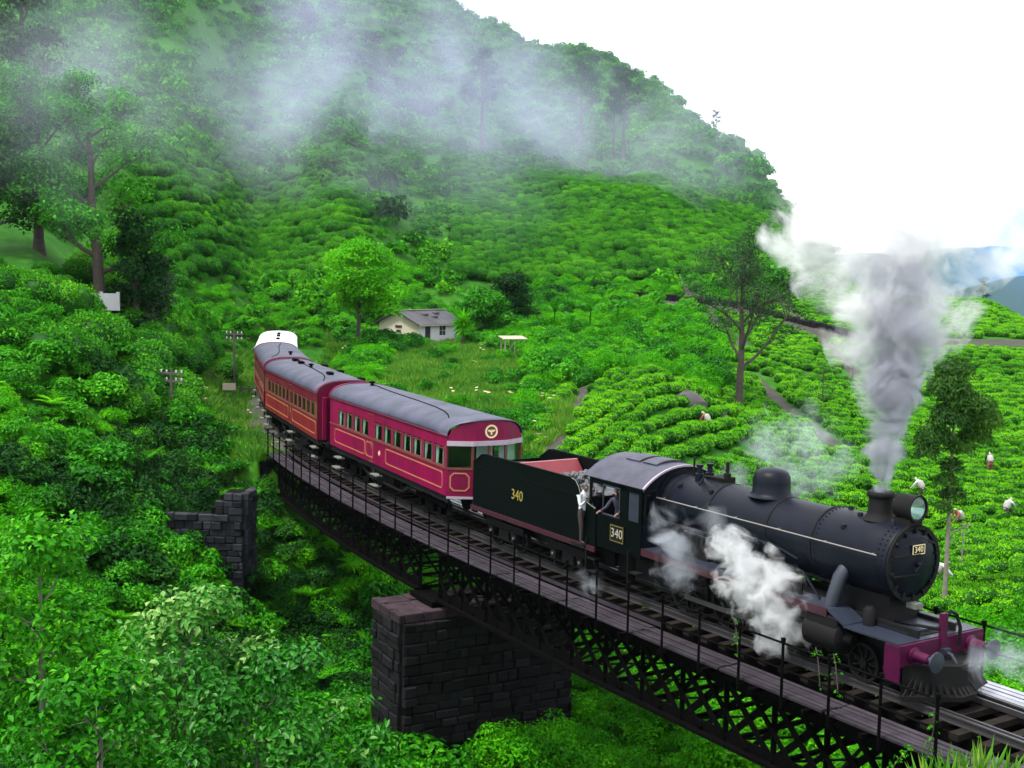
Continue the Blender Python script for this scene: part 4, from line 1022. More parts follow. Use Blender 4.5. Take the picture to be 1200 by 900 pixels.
for sg in (-1, 1):
    cs = cab_side(sg); y = sg*1.34
    pn = MB().box(CF-.62, CF-.1, sg*1.30-.01, sg*1.30+.01, 2.2, 3.02).build('sliding_shutter', M['loco_deck'], cs)
    MB().ribbon([(CF-1.72, y, 2.18), (CF-.93, y, 2.18), (CF-.93, y, 3.04), (CF-1.72, y, 3.04)], [(CF-1.68, y, 2.22), (CF-.97, y, 2.22), (CF-.97, y, 3.0), (CF-1.68, y, 3.0)], (0, sg*.02, 0)).build('window_frame', M['loco_deck'], cs)
    MB().tube([(CR-.06, sg*1.3, 1.3), (CR-.06, sg*1.3, 2.9)], .02, 6).build('grab_rail', M['pipe'], cs, True)
    if sg < 0:
        pq = MB().box(CF-1.32, CF-.72, y-.03, y+.0, 1.52, 1.98).build('number_plate', M['loco_matt'], cs)
        MB().ribbon([(CF-1.32, y-.03, 1.52), (CF-.72, y-.03, 1.52), (CF-.72, y-.03, 1.98), (CF-1.32, y-.03, 1.98)], [(CF-1.29, y-.03, 1.55), (CF-.75, y-.03, 1.55), (CF-.75, y-.03, 1.95), (CF-1.29, y-.03, 1.95)], (0, -.008, 0)).build('plate_edge', M['brass'], cs)
        text_obj('340', .36, M['wood_pale'], cs, face_side(CF-1.02, y-.036, 1.75))
# cab front sheet with two spectacle windows
pts = [(CF, -1.32, 1.22), (CF, 1.32, 1.22)] + [(CF, yy, zz-.03) for yy, zz in reversed(prof) if abs(yy) < 1.34]
MB().prism(pts, (-.04, 0, 0)).build('cab_front', M['loco'], L_)
for sg in (-1, 1):
    w_ = MB().ribbon([(CF, sg*.84, 2.35), (CF, sg*1.24, 2.35), (CF, sg*1.24, 3.1), (CF, sg*.84, 3.1)], [(CF, sg*.88, 2.39), (CF, sg*1.20, 2.39), (CF, sg*1.20, 3.06), (CF, sg*.88, 3.06)], (.03, 0, 0)).build('spectacle', M['loco_matt'], L_)
    MB().box(CF, CF+.012, min(sg*.88, sg*1.2), max(sg*.88, sg*1.2), 2.39, 3.06).build('pane', M['glass'], w_)
mb = MB().lathe([(CF-.0, .90), (CF+.05, .90), (CF+.05, .80), (CF, .80)], (0, 0, BZ), 'x', 36, cap=False); mb.build('boiler_flange', M['loco'], L_, True)
MB().box(CR, CF-.05, -1.28, 1.28, 1.22, 1.28).box(CR-.62, CR, -1.52, 1.3, 1.12, 1.17).build('cab_floor', M['loco_matt'], L_)
MB().box(CF-.5, CF-.05, -.7, .7, 1.28, 3.1).lathe([(CF-.62, .3), (CF-.5, .3)], (0, 0, 2.0), 'x', 16).build('backhead', M['loco_matt'], L_, bevel=.05)

# ---- tender
H_TE = 1.01808; TL = 6.95
tender = empty('coal_tender', (-.1114, 40.7249, 0), -H_TE, 'dark green tender loaded with coal and numbered in yellow behind the locomotive', 'tender')
T_ = tender
def side_profile(y):
    top = [(0.0, 2.62), (.25, 2.74), (.55, 2.93), (.85, 2.97), (5.75, 2.97), (5.95, 2.93), (6.1, 2.78), (6.2, 2.60), (6.4, 2.44), (6.65, 2.36), (TL, 2.28)]
    return [(0, y, 1.18), (TL, y, 1.18)] + [(x, y, z) for x, z in reversed(top)]
for sg in (-1, 1):
    sd = MB().prism(side_profile(sg*1.30 - (.04 if sg > 0 else 0)), (0, .04, 0)).build('tank_side', M['tender'], T_)
    top = [(.0, 2.63), (.25, 2.75), (.55, 2.94), (.85, 2.98), (5.75, 2.98), (5.95, 2.94), (6.1, 2.79), (6.2, 2.61), (6.4, 2.45), (6.65, 2.37), (TL, 2.29)]
    b = MB().tube([(x, sg*1.30, z) for x, z in top], .028, 6).build('beading', M['tender'], sd, True)
    if sg < 0: MB().tube([(x, -1.315, z) for x, z in top[4:]], .02, 6).build('pale_edge', M['step'], sd, True)  # paler tube along the front curve of the near tank side
    MB().box(.15, TL-.2, sg*1.305-.012, sg*1.305+.012, 2.48, 2.52).build('side_strip', M['tender'], sd)
    MB().box(-.05, TL+.05, sg*1.33-.03, sg*1.33+.03, 1.05, 1.19).build('footplate_edge', M['maroon'], T_)
    for x in (.9, 2.3, 4.55, 5.95):
        wheel('tender_wheel', T_, x, sg*.80, .45, M['loco_matt'], 8)
        ax = MB().box(x-.14, x+.14, sg*1.04-.09, sg*1.04+.09, .34, .62).build('axle_box', M['loco_matt'], T_, bevel=.02)
        MB().lathe([(-.01, .045), (.02, .045)], (x, sg*1.14, .5), 'y', 10).build('axle_cover', M['step'], ax)
    for x in (1.6, 5.25):
        MB().box(x-1.15, x+1.15, sg*1.02-.03, sg*1.02+.03, .62, .86).box(x-.3, x+.3, sg*1.02-.05, sg*1.02+.05, .3, .62).build('bogie_frame', M['loco_matt'], T_, bevel=.02)
text_obj('340', .46, M['yellow'], T_, face_side(2.75, -1.305, 1.95))
MB().box(0, .04, -1.28, 1.28, 1.18, 2.60).build('rear_sheet', M['tender'], T_)
MB().box(.04, TL-.05, -1.26, 1.26, 1.10, 1.22).box(.04, 2.35, -1.26, 1.26, 2.40, 2.46).build('tank_top', M['loco_matt'], T_)
MB().box(2.3, 2.36, -1.26, 1.26, 2.4, 2.85).build('bunker_back', M['loco_matt'], T_)
MB().prism([(2.36, -1.2, 2.86), (2.9, -1.2, 2.30), (2.9, 1.2, 2.30), (2.36, 1.2, 2.86)], (.03, 0, .03)).build('coal_plate', M['red_panel'], T_)
MB().box(2.33, 2.40, -1.2, 1.2, 2.87, 2.91).build('coal_plate_edge', M['pink'], T_)
MB().lathe([(0, .26), (.14, .26), (.16, .28), (.2, .28)], (1.0, 0, 2.46), 'z', 18).build('water_filler', M['loco_matt'], T_, True)
MB().box(TL-.6, TL-.55, -1.26, 1.26, 1.2, 2.5).build('bunker_front', M['loco_matt'], T_)
# coal heap: bed plus lumps
n = 26; gx, gy = np.meshgrid(np.linspace(2.75, TL-.6, n), np.linspace(-1.25, 1.25, 16)); gzv = 2.42 + .42*np.exp(-((gx-4.9)/1.2)**2)*(1-(gy/1.7)**2) + nr.normal(size=gx.shape)*.03
i = np.arange(gx.size).reshape(gx.shape); F = np.stack([i[:-1,:-1], i[:-1,1:], i[1:,1:], i[1:,:-1]], -1).reshape(-1, 4)
link_mesh('coal_bed', mesh_np('coal_bed', np.stack([gx, gy, gzv], -1).reshape(-1, 3), F, [M['coal']]), T_)
lump = []
for k in range(5):
    r = random.Random(k); mb = MB(); mb.lathe([(-.5, .12), (-.35, .42), (.1, .5), (.4, .3), (.5, .05)], (0, 0, 0), 'z', 7)
    mb.v = [(x*r.uniform(.7, 1.25), y*r.uniform(.7, 1.25), z*r.uniform(.7, 1.2)) for x, y, z in mb.v]; lump.append(mb.mesh('coal_lump', M['coal']))
for k in range(240):
    x, y = rng.uniform(2.9, TL-.75), rng.uniform(-1.2, 1.2); z = 2.44 + .42*math.exp(-((x-4.9)/1.2)**2)*(1-(y/1.7)**2)
    o = link_mesh('coal_lump', rng.choice(lump), T_, (x, y, z + .03)); s_ = rng.uniform(.10, .24); o.scale = (s_, s_, s_*.8); o.rotation_euler = (rng.uniform(0, 6), rng.uniform(0, 6), rng.uniform(0, 6))
MB().box(0, TL, -.6, .6, .55, 1.1).build('frame', M['loco_matt'], T_)
for sg in (-1, 1): MB().lathe([(-.45, .2), (-.42, .2), (-.4, .08), (0, .08)], (0, sg*.92, 1.02), 'x', 14).build('buffer', M['loco_matt'], T_, True)

# ---- coaches: x forward, front end at 0
CL = 13.10
def rr_ring(mb, x0, x1, z0, z1, y, out, r=.14, w=.04, th=.012, notch=False):
    """lining frame with rounded corners on a side wall"""
    def loop(d):
        P = []; rr = max(.01, r-d*.5)
        for cx, cz, a0 in ((x1-d-rr, z1-d-rr, 0), (x0+d+rr, z1-d-rr, PI/2), (x0+d+rr, z0+d+rr, PI), (x1-d-rr, z0+d+rr, 1.5*PI)):
            for k in range(5):
                a = a0 + PI/2*k/4; P.append((cx + rr*math.cos(a), y, cz + rr*math.sin(a)))
        return P
    return mb.ribbon(loop(0), loop(w), (0, out*th, 0))
def roof_pts(hw, ev, top, n=16):
    """flattened arch with tight shoulders"""
    return [(hw*math.copysign(abs(math.cos(a))**.72, math.cos(a)), ev + (top-ev)*math.sin(a)**.9) for a in [PI*k/n for k in range(n+1)]]
HWC, EVC, TOPC, SILL = 1.40, 3.28, 3.86, 1.22
def coach(name, loc, h, label, windows, lower, upper, roofm, lining, doors=(), chamfer=False, white=False, curtains=True, vents=(), emblem=False, group='coaches of the train', band=None, steps=()):
    root = empty(name, loc, -h, label, 'railway coach', group)
    L = CL; WZ0, WZ1 = 2.20, 2.84
    xf = 0.0
    # side walls built round real window openings
    for sg in (-1, 1):
        y = sg*HWC; yo = sg*.03
        lo_ = MB().box(-L, xf, min(y, y-sg*.05), max(y, y-sg*.05), SILL, WZ0-.06).build('side_panel', M[lower], root)
        up_ = MB().box(-L, xf, min(y, y-sg*.05), max(y, y-sg*.05), WZ1+.05, EVC+.02).build('upper_panel', M[upper], root)
        MB().box(-L, xf, min(y, y+sg*.025), max(y, y+sg*.025), WZ0-.06, WZ0).build('waist_rail', M['frame_brown' if not white else 'roof_white'], root)
        xs = sorted([w[0] for w in windows] + [w[1] for w in windows]); ed = [-L] + xs + [xf]
        mb = MB()
        for k in range(0, len(ed), 2): mb.box(ed[k], ed[k+1], min(y, y-sg*.05), max(y, y-sg*.05), WZ0-.06, WZ1+.05)
        mb.build('window_post', M[band or upper], root)
        for (a, b) in windows:
            fr = MB().ribbon([(a, y, WZ0), (b, y, WZ0), (b, y, WZ1), (a, y, WZ1)], [(a+.035, y, WZ0+.035), (b-.035, y, WZ0+.035), (b-.035, y, WZ1-.035), (a+.035, y, WZ1-.035)], (0, -sg*.05, 0)).build('window', M['frame_brown'], root)
            MB().box(a+.03, b-.03, min(y-sg*.035, y-sg*.043), max(y-sg*.035, y-sg*.043), WZ0+.03, WZ1-.03).build('pane', M['glass'], fr)
            if curtains and sg < 0:
                w = b-a
                for c0, c1 in ((a+.05, a+.05+w*rng.uniform(.12, .34)), (b-.05-w*rng.uniform(.08, .26), b-.05)):
                    mbc = MB(); k = 5; yy = [y + .062 + (.012 if q % 2 else -.006) for q in range(k+1)]
                    bulge = rng.uniform(.2, .6)
                    mbc.add([(c0 + (c1-c0)*q/k, yy[q], WZ1) for q in range(k+1)] + [(c0 + (c1-c0)*q/k*bulge, yy[q], WZ0) for q in range(k+1)], [(q, q+1, k+2+q, k+1+q) for q in range(k)])
                    mbc.add([(c0 + (c1-c0)*q/k, yy[q]+.01, WZ1) for q in range(k+1)] + [(c0 + (c1-c0)*q/k*bulge, yy[q]+.01, WZ0) for q in range(k+1)], [(q, q+1, k+2+q, k+1+q) for q in range(k)])
                    mbc.build('curtain', M['curtain'], fr)
        for (a, b) in lining:
            mb = MB(); rr_ring(mb, a, b, 1.42, 2.02, y + sg*.002, sg); mb.build('lining', M['gold'], lo_)
        for (a, b) in doors:
            MB().ribbon([(a, y, SILL+.02), (b, y, SILL+.02), (b, y, WZ1+.3), (a, y, WZ1+.3)], [(a+.025, y, SILL+.045), (b-.025, y, SILL+.045), (b-.025, y, WZ1+.27), (a+.025, y, WZ1+.27)], (0, sg*.018, 0)).build('door_edge', M['frame_brown'], lo_)
            MB().tube([(b-.12, y+sg*.05, 1.8), (b-.12, y+sg*.05, 2.1)], .014, 5).build('door_handle', M['brass'], lo_)
        if not white: MB().tube([(-L, y+sg*.02, EVC), (xf, y+sg*.02, EVC)], .03, 6).build('gutter', M['crimson_dark'], root)
        # sole bar, steps, truss
        MB().box(-L+.05, -.05, sg*1.28-.04, sg*1.28+.04, .98, 1.22).build('sole_bar', M['loco_matt'], root)
        mb = MB().bar((-L+3.4, sg*1.2, 1.0), (-L+4.8, sg*1.2, .55), .06, .06).bar((-L+4.8, sg*1.2, .55), (-4.8, sg*1.2, .55), .06, .06).bar((-4.8, sg*1.2, .55), (-3.4, sg*1.2, 1.0), .06, .06)
        for x in (-L+4.8, -L/2, -4.8): mb.bar((x, sg*1.2, .55), (x, sg*1.2, 1.0), .05, .05)
        mb.build('truss', M['loco_matt'], root)
        for x in steps:
            MB().box(x-.36, x+.36, sg*1.36-.14, sg*1.36+.14, .78, .83).build('footstep', M['step'], root)
            MB().box(x-.36, x+.36, sg*1.42-.16, sg*1.42+.16, .36, .41).build('footstep', M['step'], root)
            MB().bar((x-.3, sg*1.36, .36), (x-.3, sg*1.3, 1.0), .04, .04).bar((x+.3, sg*1.36, .36), (x+.3, sg*1.3, 1.0), .04, .04).build('step_hanger', M['loco_matt'], root)
        for bx in (-2.3, -L+2.3):
            for dx in (-.95, .95):
                wheel('coach_wheel', root, bx+dx, sg*.8, .42, M['loco_matt'], 0, tyre=.33)
                MB().box(bx+dx-.13, bx+dx+.13, sg*1.0-.09, sg*1.0+.09, .32, .58).build('axle_box', M['iron'], root, bevel=.02)
            MB().box(bx-1.45, bx+1.45, sg*1.0-.04, sg*1.0+.04, .58, .76).box(bx-.4, bx+.4, sg*1.02-.08, sg*1.02+.08, .3, .6).build('bogie_frame', M['iron'], root, bevel=.02)
    MB().box(-L+.05, -.05, -1.3, 1.3, 1.12, 1.24).box(-8.5, -6.2, -1.0, -.3, .45, 1.1).box(-7.2, -5.2, .3, 1.0, .5, 1.1).build('underframe', M['loco_matt'], root)
    MB().box(-L+.3, -.3, -1.25, 1.25, 1.24, 1.30).build('floor', M['dark'], root)
    MB().box(-L+.4, -.4, .05, .10, 1.3, 3.0).build('partition', M['dark'], root)
    # ends
    arch = roof_pts(HWC, EVC, TOPC-.03)
    endp = [(0, -HWC, SILL), (0, HWC, SILL)] + [(0, y, z) for y, z in arch]
    MB().prism([(-L, y, z) for _, y, z in endp], (.05, 0, 0)).build('end_wall', M[upper], root)
    if chamfer:
        A = [(0.0, -HWC), (.42, -.62), (.42, .62), (0.0, HWC)]
        def band_(z0, z1, nm, mat, grow=0.0):
            P = [(x + grow, y*(1+grow*.4)) for x, y in A]
            return MB().prism([(x, y, z0) for x, y in P] + [(-.05, HWC-.02, z0), (-.05, -HWC+.02, z0)], (0, 0, z1-z0)).build(nm, mat, root)
        band_(SILL, WZ0-.06, 'front_panel', M[lower]); band_(WZ0-.06, WZ0-.0, 'waist_rail', M['frame_brown'], .02)
        band_(2.96, 3.12, 'visor', M['ledge'], .05); band_(SILL-.08, SILL-.005, 'end_sill', M['ledge'], .03)
        mb = MB()
        for x, y in A + [(.42, 0.0)]: mb.box(x-.07, x+.0, y-.045, y+.045, WZ0, 2.96)
        mb.build('window_post', M['frame_brown'], root)
        for (p, q) in ((A[0], A[1]), (A[1], (.42, 0)), ((.42, 0), A[2]), (A[2], A[3])):
            MB().bar((p[0]-.03, p[1], WZ0+.38), (q[0]-.03, q[1], WZ0+.38), .012, .76).build('end_window', M['glass'], root)
        for yc in (.95, .1): 
            MB().box(-.25, -.2, yc-.3, yc+.3, WZ0, 2.9).build('blind', M['curtain'], root)
        # fascia following the arch, bent with the three faces
        fa = roof_pts(HWC-.02, 3.10, TOPC-.05, 24)
        mb = MB(); P = []
        for y, z in fa:
            xx = .42 if abs(y) < .62 else .42*(HWC-abs(y))/(HWC-.62)
            P.append((max(xx, 0), y, z))
        base_ = [(p[0], p[1], 3.12) for p in P]
        k = len(P); vs = P + base_; fs = [(i, i+1, k+i+1, k+i) for i in range(k-1)]
        vs += [(p[0]-.04, p[1], p[2]) for p in vs]; fs += [(2*k+i+1, 2*k+i, 3*k+i, 3*k+i+1) for i in range(k-1)] + [(i+1, i, 2*k+i, 2*k+i+1) for i in range(k-1)]
        fas = mb.add(vs, fs).build('fascia', M['crimson'], root)
        # lining on the angled panel and the centre panel
        for (p, q) in ((A[0], A[1]), (A[2], A[3])):
            d = Vector((q[0]-p[0], q[1]-p[1], 0)); Lg = d.length; d.normalize(); nn = Vector((d.y, -d.x, 0)); 
            if nn.x < 0: nn = -nn
            def o_(i0, z0, z1, c):
                u0, u1 = i0, Lg-i0
                return [Vector((p[0], p[1], 0)) + d*uu + Vector((0, 0, zz)) + nn*.004 for uu, zz in ((u0+c, z0), (u1-c, z0), (u1, z0+c), (u1, z1-c), (u1-c, z1), (u0+c, z1), (u0, z1-c), (u0, z0+c))]
            MB().ribbon(o_(.10, 1.40, 2.04, .13), o_(.145, 1.445, 1.995, .11), nn*.012).build('lining', M['gold'], root)
        # crest: cream ring with a winged device
        cr_ = MB().lathe([(.425, .235), (.445, .235), (.445, .175), (.425, .175)], (0, 0.05, 3.44), 'x', 28, cap=False).build('crest_ring', M['cream'], fas, True)
        MB().lathe([(.425, .176), (.436, .176), (.437, .0)], (0, 0.05, 3.44), 'x', 24).build('crest_field', M['frame_brown'], fas)
        mbw = MB()
        for sg in (-1, 1): mbw.prism([(.438, .05, 3.44), (.438, .05+sg*.05, 3.50), (.438, .05+sg*.13, 3.50), (.438, .05+sg*.14, 3.46), (.438, .05+sg*.06, 3.42)], (.008, 0, 0))
        mbw.prism([(.438, .02, 3.33), (.438, .08, 3.33), (.438, .075, 3.47), (.438, .05, 3.52), (.438, .025, 3.47)], (.010, 0, 0)); mbw.build('crest_device', M['cream'], fas)
    else:
        MB().prism([(0, y, z) for _, y, z in endp], (-.05, 0, 0)).build('end_wall', M[upper], root)
        MB().box(0, .45, -.55, .55, 1.25, 3.2).build('gangway', M['crimson_dark' if not white else 'iron'], root)
        for sg in (-1, 1): MB().box(0.0, .16, sg*1.1-.10, sg*1.1+.10, 1.24, 3.15).build('end_pillar', M['crimson'], root, bevel=.03)
    # arch rim over each end, proud of the roof
    for x in (-L-.03, -.09) if not chamfer else (-L-.03,):
        o = roof_pts(HWC+.06, EVC-.02, TOPC+.035); i = roof_pts(HWC-.0, EVC-.02, TOPC-.05)
        m2 = MB(); k = len(o); vs = [(x, y, z) for y, z in o + i] + [(x+.12, y, z) for y, z in o + i]
        fs = []
        for q in range(k-1): fs += [(q, q+1, k+q+1, k+q), (2*k+q+1, 2*k+q, 3*k+q, 3*k+q+1), (q+1, q, 2*k+q, 2*k+q+1), (k+q, k+q+1, 3*k+q+1, 3*k+q)]
        m2.add(vs, fs).build('roof_rim', M['crimson'] if not white else M['roof_white'], root)
    # roof shell
    xs = list(np.linspace(-L, xf + (.05 if not chamfer else .05), 12)); vs = []; R1 = roof_pts(HWC+.03, EVC, TOPC, 20)
    for x in xs: vs += [(x, y, z) for y, z in R1]
    k = len(R1)
    if chamfer:
        R2 = [( (.47 if abs(y) < .66 else .47*(HWC+.03-abs(y))/(HWC+.03-.66)), y, z-.01) for y, z in R1]; vs += [(max(a, .05), y, z) for a, y, z in R2]; rows = len(xs)+1
    else: rows = len(xs)
    fs = [(r*k+q, r*k+q+1, (r+1)*k+q+1, (r+1)*k+q) for r in range(rows-1) for q in range(k-1)]
    ro = MB().add(vs, fs).build('roof', M[roofm], root, True); so = ro.modifiers.new('thick', 'SOLIDIFY'); so.thickness = .035; so.offset = -1
    if not white:
        def rz_(y): 
            c = min(.999, abs(y)/(HWC+.03)); a = math.acos(c**(1/.72)); return EVC + (TOPC-EVC)*math.sin(a)**.9
        mb = MB(); yl = [(-L+.9, .25), (-L+1.6, .20), (-L+2.8, .05), (-L+4.5, -.08), (-L+7, -.2), (-4.6, -.30), (-3.5, -.38), (-2.6, -.50), (-1.9, -.64), (-1.4, -.78), (-1.0, -.92)]
        mb.tube([(x, y, rz_(y)+.012) for x, y in yl], .022, 5); mb.build('roof_conduit', M['iron'], ro, True)
        mb = MB()
        for x in np.linspace(-L+1.3, -1.3, 9): mb.tube([(x, y, z-.004) for y, z in roof_pts(HWC+.03, EVC, TOPC, 20)[1:-1]], .007, 4)
        mb.build('roof_seam', M[roofm], ro, True)
    for (x, y, kind) in vents:
        z = TOPC - .04 if abs(y) < .5 else TOPC - .16
        if kind == 'post': MB().lathe([(0, .09), (.14, .07), (.15, .14), (.22, .13), (.24, .03)], (x, y, z), 'z', 12).build('roof_vent', M['iron'], ro, True)
        else: MB().box(x-.28, x+.28, y-.13, y+.13, z, z+.17).build('roof_vent', M['iron'], ro, bevel=.03)
    if emblem:
        cb = MB().lathe([(-HWC-.012, .0), (-HWC-.010, .11), (-HWC, .12)], (-6.75, 0, 1.72), 'y', 16).build('side_crest', M['gold'], root)
        MB().prism([(-6.80, -HWC-.013, 1.66), (-6.70, -HWC-.013, 1.66), (-6.68, -HWC-.013, 1.77), (-6.75, -HWC-.013, 1.80), (-6.82, -HWC-.013, 1.77)], (0, -.006, 0)).build('crest_device', M['cream'], cb)
    for sg in (-1, 1):
        for x0, x1 in ((-L-.4, -L), ) + (() if chamfer else ((0, .4),)): MB().lathe([(x0, .16), (x0+.04, .16), (x0+.05, .07), (x1, .07)] if x0 < -1 else [(0, .07), (.35, .07), (.36, .16), (.4, .16)], (0, sg*.92, 1.02), 'x', 12).build('buffer', M['loco_matt'], root, True)
    return root
w1 = [(-.28-1.03*k-.86, -.28-1.03*k) for k in range(7)] + [(-8.05-1.02*k-.84, -8.05-1.02*k) for k in range(4)]
c1 = coach('railway_coach', (-.904, 41.9068, 0), 1.11792, 'nearest crimson coach with a round crest on its angled front behind the tender', w1, 'crimson', 'crimson', 'roof_grey', [(-6.05, -.35), (-8.35, -7.45), (-12.4, -8.45)], [(-8.0, -7.42)], chamfer=True, vents=[(-11.9, .1, 'post')], emblem=True, steps=(-7.2, -11.9))
w2 = [(-.55-.98*k-.74, -.55-.98*k) for k in range(12)]
c2 = coach('railway_coach', (-7.3159, 54.6716, 0), 1.19636, 'second crimson coach with orange lower panels and a row of narrow dark windows', w2, 'vermilion', 'crimson_dark', 'roof_grey', [(-5.6, -.35), (-12.6, -6.6)], [(-6.5, -5.7)], curtains=False, vents=[(-3.2, -.1, 'box'), (-7.4, -.1, 'post'), (-9.8, -.1, 'box'), (-11.6, -.05, 'box'), (-1.2, .9, 'box'), (-5.5, .95, 'box'), (-9.0, .95, 'box')], steps=(-.8, -6.1, -12.3), band='frame_brown')
c3 = coach('railway_coach', (-12.3623, 67.9441, 0), 1.32322, 'third crimson coach seen end on with one roof vent at the bend', w2, 'crimson_dark', 'crimson_dark', 'roof_grey', [(-5.6, -.35), (-12.6, -6.6)], [(-6.5, -5.7)], curtains=False, vents=[(-2.2, .2, 'post')], steps=(-.8, -6.1, -12.3), band='frame_brown')
c4 = coach('railway_coach', (-15.7694, 81.6772, 0), 1.39262, 'last coach with a bright white roof at the tail of the train', w2, 'roof_white', 'roof_white', 'roof_white', [], [], white=True, curtains=False, vents=[(-2.5, .1, 'box'), (-6.0, .1, 'box'), (-9.0, .1, 'box')], band='roof_white')

# ---------------------------------------------------------------- house, walls, poles and other small things
hp = at(466, 117); HZ = hp.z + .08
house = empty('railway_cottage', (hp.x, hp.y, HZ), math.radians(-37), 'small cream cottage with a dark roof on the grassy knoll beyond the train', 'house')
# local: gable end looks along -y... the ridge runs along y
HW, HL, HE, HR = 2.55, 6.3, 2.0, 3.05
MB().prism([(-HW, 0, -.6), (HW, 0, -.6), (HW, 0, HE), (0, 0, HR), (-HW, 0, HE)], (0, .18, 0)).build('gable_wall', M['plaster'], house)
MB().prism([(-HW, HL-.18, -.6), (HW, HL-.18, -.6), (HW, HL-.18, HE), (0, HL-.18, HR), (-HW, HL-.18, HE)], (0, .18, 0)).build('gable_wall', M['plaster'], house)
MB().box(-HW, -HW+.18, .18, HL-.18, -.6, HE).build('side_wall', M['plaster'], house)
mb = MB().box(HW-.18, HW, .18, .9, -.6, HE).box(HW-.18, HW, 1.7, 3.0, -.6, HE).box(HW-.18, HW, 3.9, HL-.18, -.6, HE).box(HW-.18, HW, .9, 1.7, 1.8, HE).box(HW-.18, HW, 3.0, 3.9, 1.7, HE).box(HW-.18, HW, 3.0, 3.9, -.6, .8); mb.build('front_wall', M['plaster_white'], house)
d_ = MB().box(HW-.12, HW-.06, .9, 1.7, -.1, 1.8).build('door', M['dark'], house); MB().box(HW-.06, HW-.03, 1.55, 1.6, .85, .95).build('handle', M['brass'], d_)
w_ = MB().box(HW-.1, HW-.06, 3.0, 3.9, .8, 1.7).build('window', M['dark'], house); MB().box(HW-.06, HW+.02, 3.42, 3.48, .8, 1.7).box(HW-.06, HW+.02, 3.0, 3.9, 1.22, 1.28).build('frame', M['wood_pale'], w_)
for z, w in ((1.62, .42), (1.2, .28)):
    v_ = MB().box(-w, w, -.03, .005, z-.12, z+.12).build('vent_window', M['dark'], house)
    for q in range(3): MB().box(-w, w, -.05, -.03, z-.10+q*.08, z-.07+q*.08).build('slat', M['wood'], v_)
for sg in (-1, 1):
    rl = math.hypot(HW+.45, (HR-HE)*(HW+.45)/HW); 
    nrm = 9
    for k in range(nrm):
        y0 = -.4 + k*(HL+.8)/nrm; y1 = y0 + (HL+.8)/nrm - .02
        zz = .05 + rng.uniform(0, .03)
        MB().prism([(0, y0, HR+zz+.02), (sg*(HW+.45), y0, HE-.2+zz), (sg*(HW+.45), y0, HE-.28+zz), (0, y0, HR+zz-.06)], (0, y1-y0, 0)).build('roof_sheet', M['tile_dark'], house)
    MB().box(min(sg*(HW+.42), sg*(HW+.5)), max(sg*(HW+.42), sg*(HW+.5)), -.4, HL+.4, HE-.26, HE-.16).build('eave_board', M['wood_pale'], house)
MB().box(-.14, .14, -.42, HL+.42, HR+.09, HR+.14).build('ridge_cap', M['wood_pale'], house)
for y, x in ((2.6, 1.0), (3.4, 1.5), (4.4, .8)): MB().box(x-.25, x+.25, y-.3, y+.3, HR-.5*x*.88-.0, HR-.44*x+.22).build('roof_stone', M['rock'], house)

# pale timber shelter to the right of the cottage
p = at(600, 104); sh = empty('timber_shelter', p, math.radians(20), 'open pale timber frame shelter with a white top among shrubs', 'shelter')
for x in (-.85, 0, .85):
    for y in (-.5, .5): MB().box(x-.05, x+.05, y-.05, y+.05, -.4, 1.65 + .15*(y > 0)).build('post', M['wood_pale'], sh)
MB().prism([(-1.1, -.7, 1.64), (1.1, -.7, 1.64), (1.1, .7, 1.84), (-1.1, .7, 1.84)], (0, 0, .05)).build('roof', M['wood_pale'], sh)
MB().bar((-.85, -.5, .2), (0, -.5, 1.5), .05, .05).bar((0, -.5, .4), (.85, -.5, 1.5), .05, .05).build('brace', M['wood_pale'], sh)

# low white wall under the big tree, and its posts
p = at(107, 81.0); ww = empty('white_wall', (p.x, p.y, p.z), math.radians(3), 'low white wall under the tall trees on the left ridge', 'wall')
for x0, x1 in ((-1.65, -.55), (-.5, .55), (.6, 1.65)): MB().box(x0, x1, -.1, .1, -.5, .62).build('wall_panel', M['plaster_white'], ww)
for x in (-1.68, -.525, .575, 1.68): MB().box(x-.09, x+.09, -.13, .13, -.5, .72).build('pillar', M['plaster_white'], ww)
# wooden fence line along the left slope
fe = empty('field_fence', at(250, 88), 0, 'weathered low fence across the tea slope right of the tall trees', 'fence')
fo = fe.location.copy(); prev = None
for k, u in enumerate(np.linspace(185, 312, 13)):
    q = at(u, 88) - fo; MB().box(q.x-.06, q.x+.06, q.y-.06, q.y+.06, q.z-.4, q.z+.85).build('post', M['wood'], fe)
    if prev is not None:
        for z in (.3, .65): MB().bar((prev.x, prev.y-.07, prev.z+z), (q.x, q.y-.07, q.z+z), .05, .12).build('rail', M['wood'], fe)
    prev = q

def pole(u, Y, h, label, arms=2):
    p = at(u, Y); r = empty('telegraph_pole', p, math.radians(-20), label, 'telegraph pole', 'telegraph poles beside the line')
    MB().tube([(0, 0, -.6), (0, 0, h*.5), (0, 0, h)], [.10, .085, .065], 8).build('pole', M['wood'], r, True)
    for k in range(arms):
        z = h - .25 - .42*k; a = MB().box(-.75, .75, -.05, .05, z-.05, z+.05).build('cross_arm', M['wood'], r)
        for x in (-.65, -.3, .3, .65): MB().lathe([(0, .03), (.06, .045), (.13, .04), (.15, .01)], (x, 0, z+.05), 'z', 8).build('insulator', M['plaster_white'], a, True)
pole(199, 66, 3.3, 'telegraph pole with two arms standing alone among bushes left of the bridge')
pole(273, 92, 4.6, 'thin telegraph pole beside the tail of the train on the left')
pole(336, 112, 3.6, 'farthest telegraph pole, just behind the white coach')
p = at(267, 80); sg_ = empty('track_sign', p, math.radians(10), 'small brown board on two legs beside the curve of the track', 'sign')
MB().box(-.42, .42, -.03, .03, 1.35, 1.8).build('board', M['wood_pale'], sg_); 
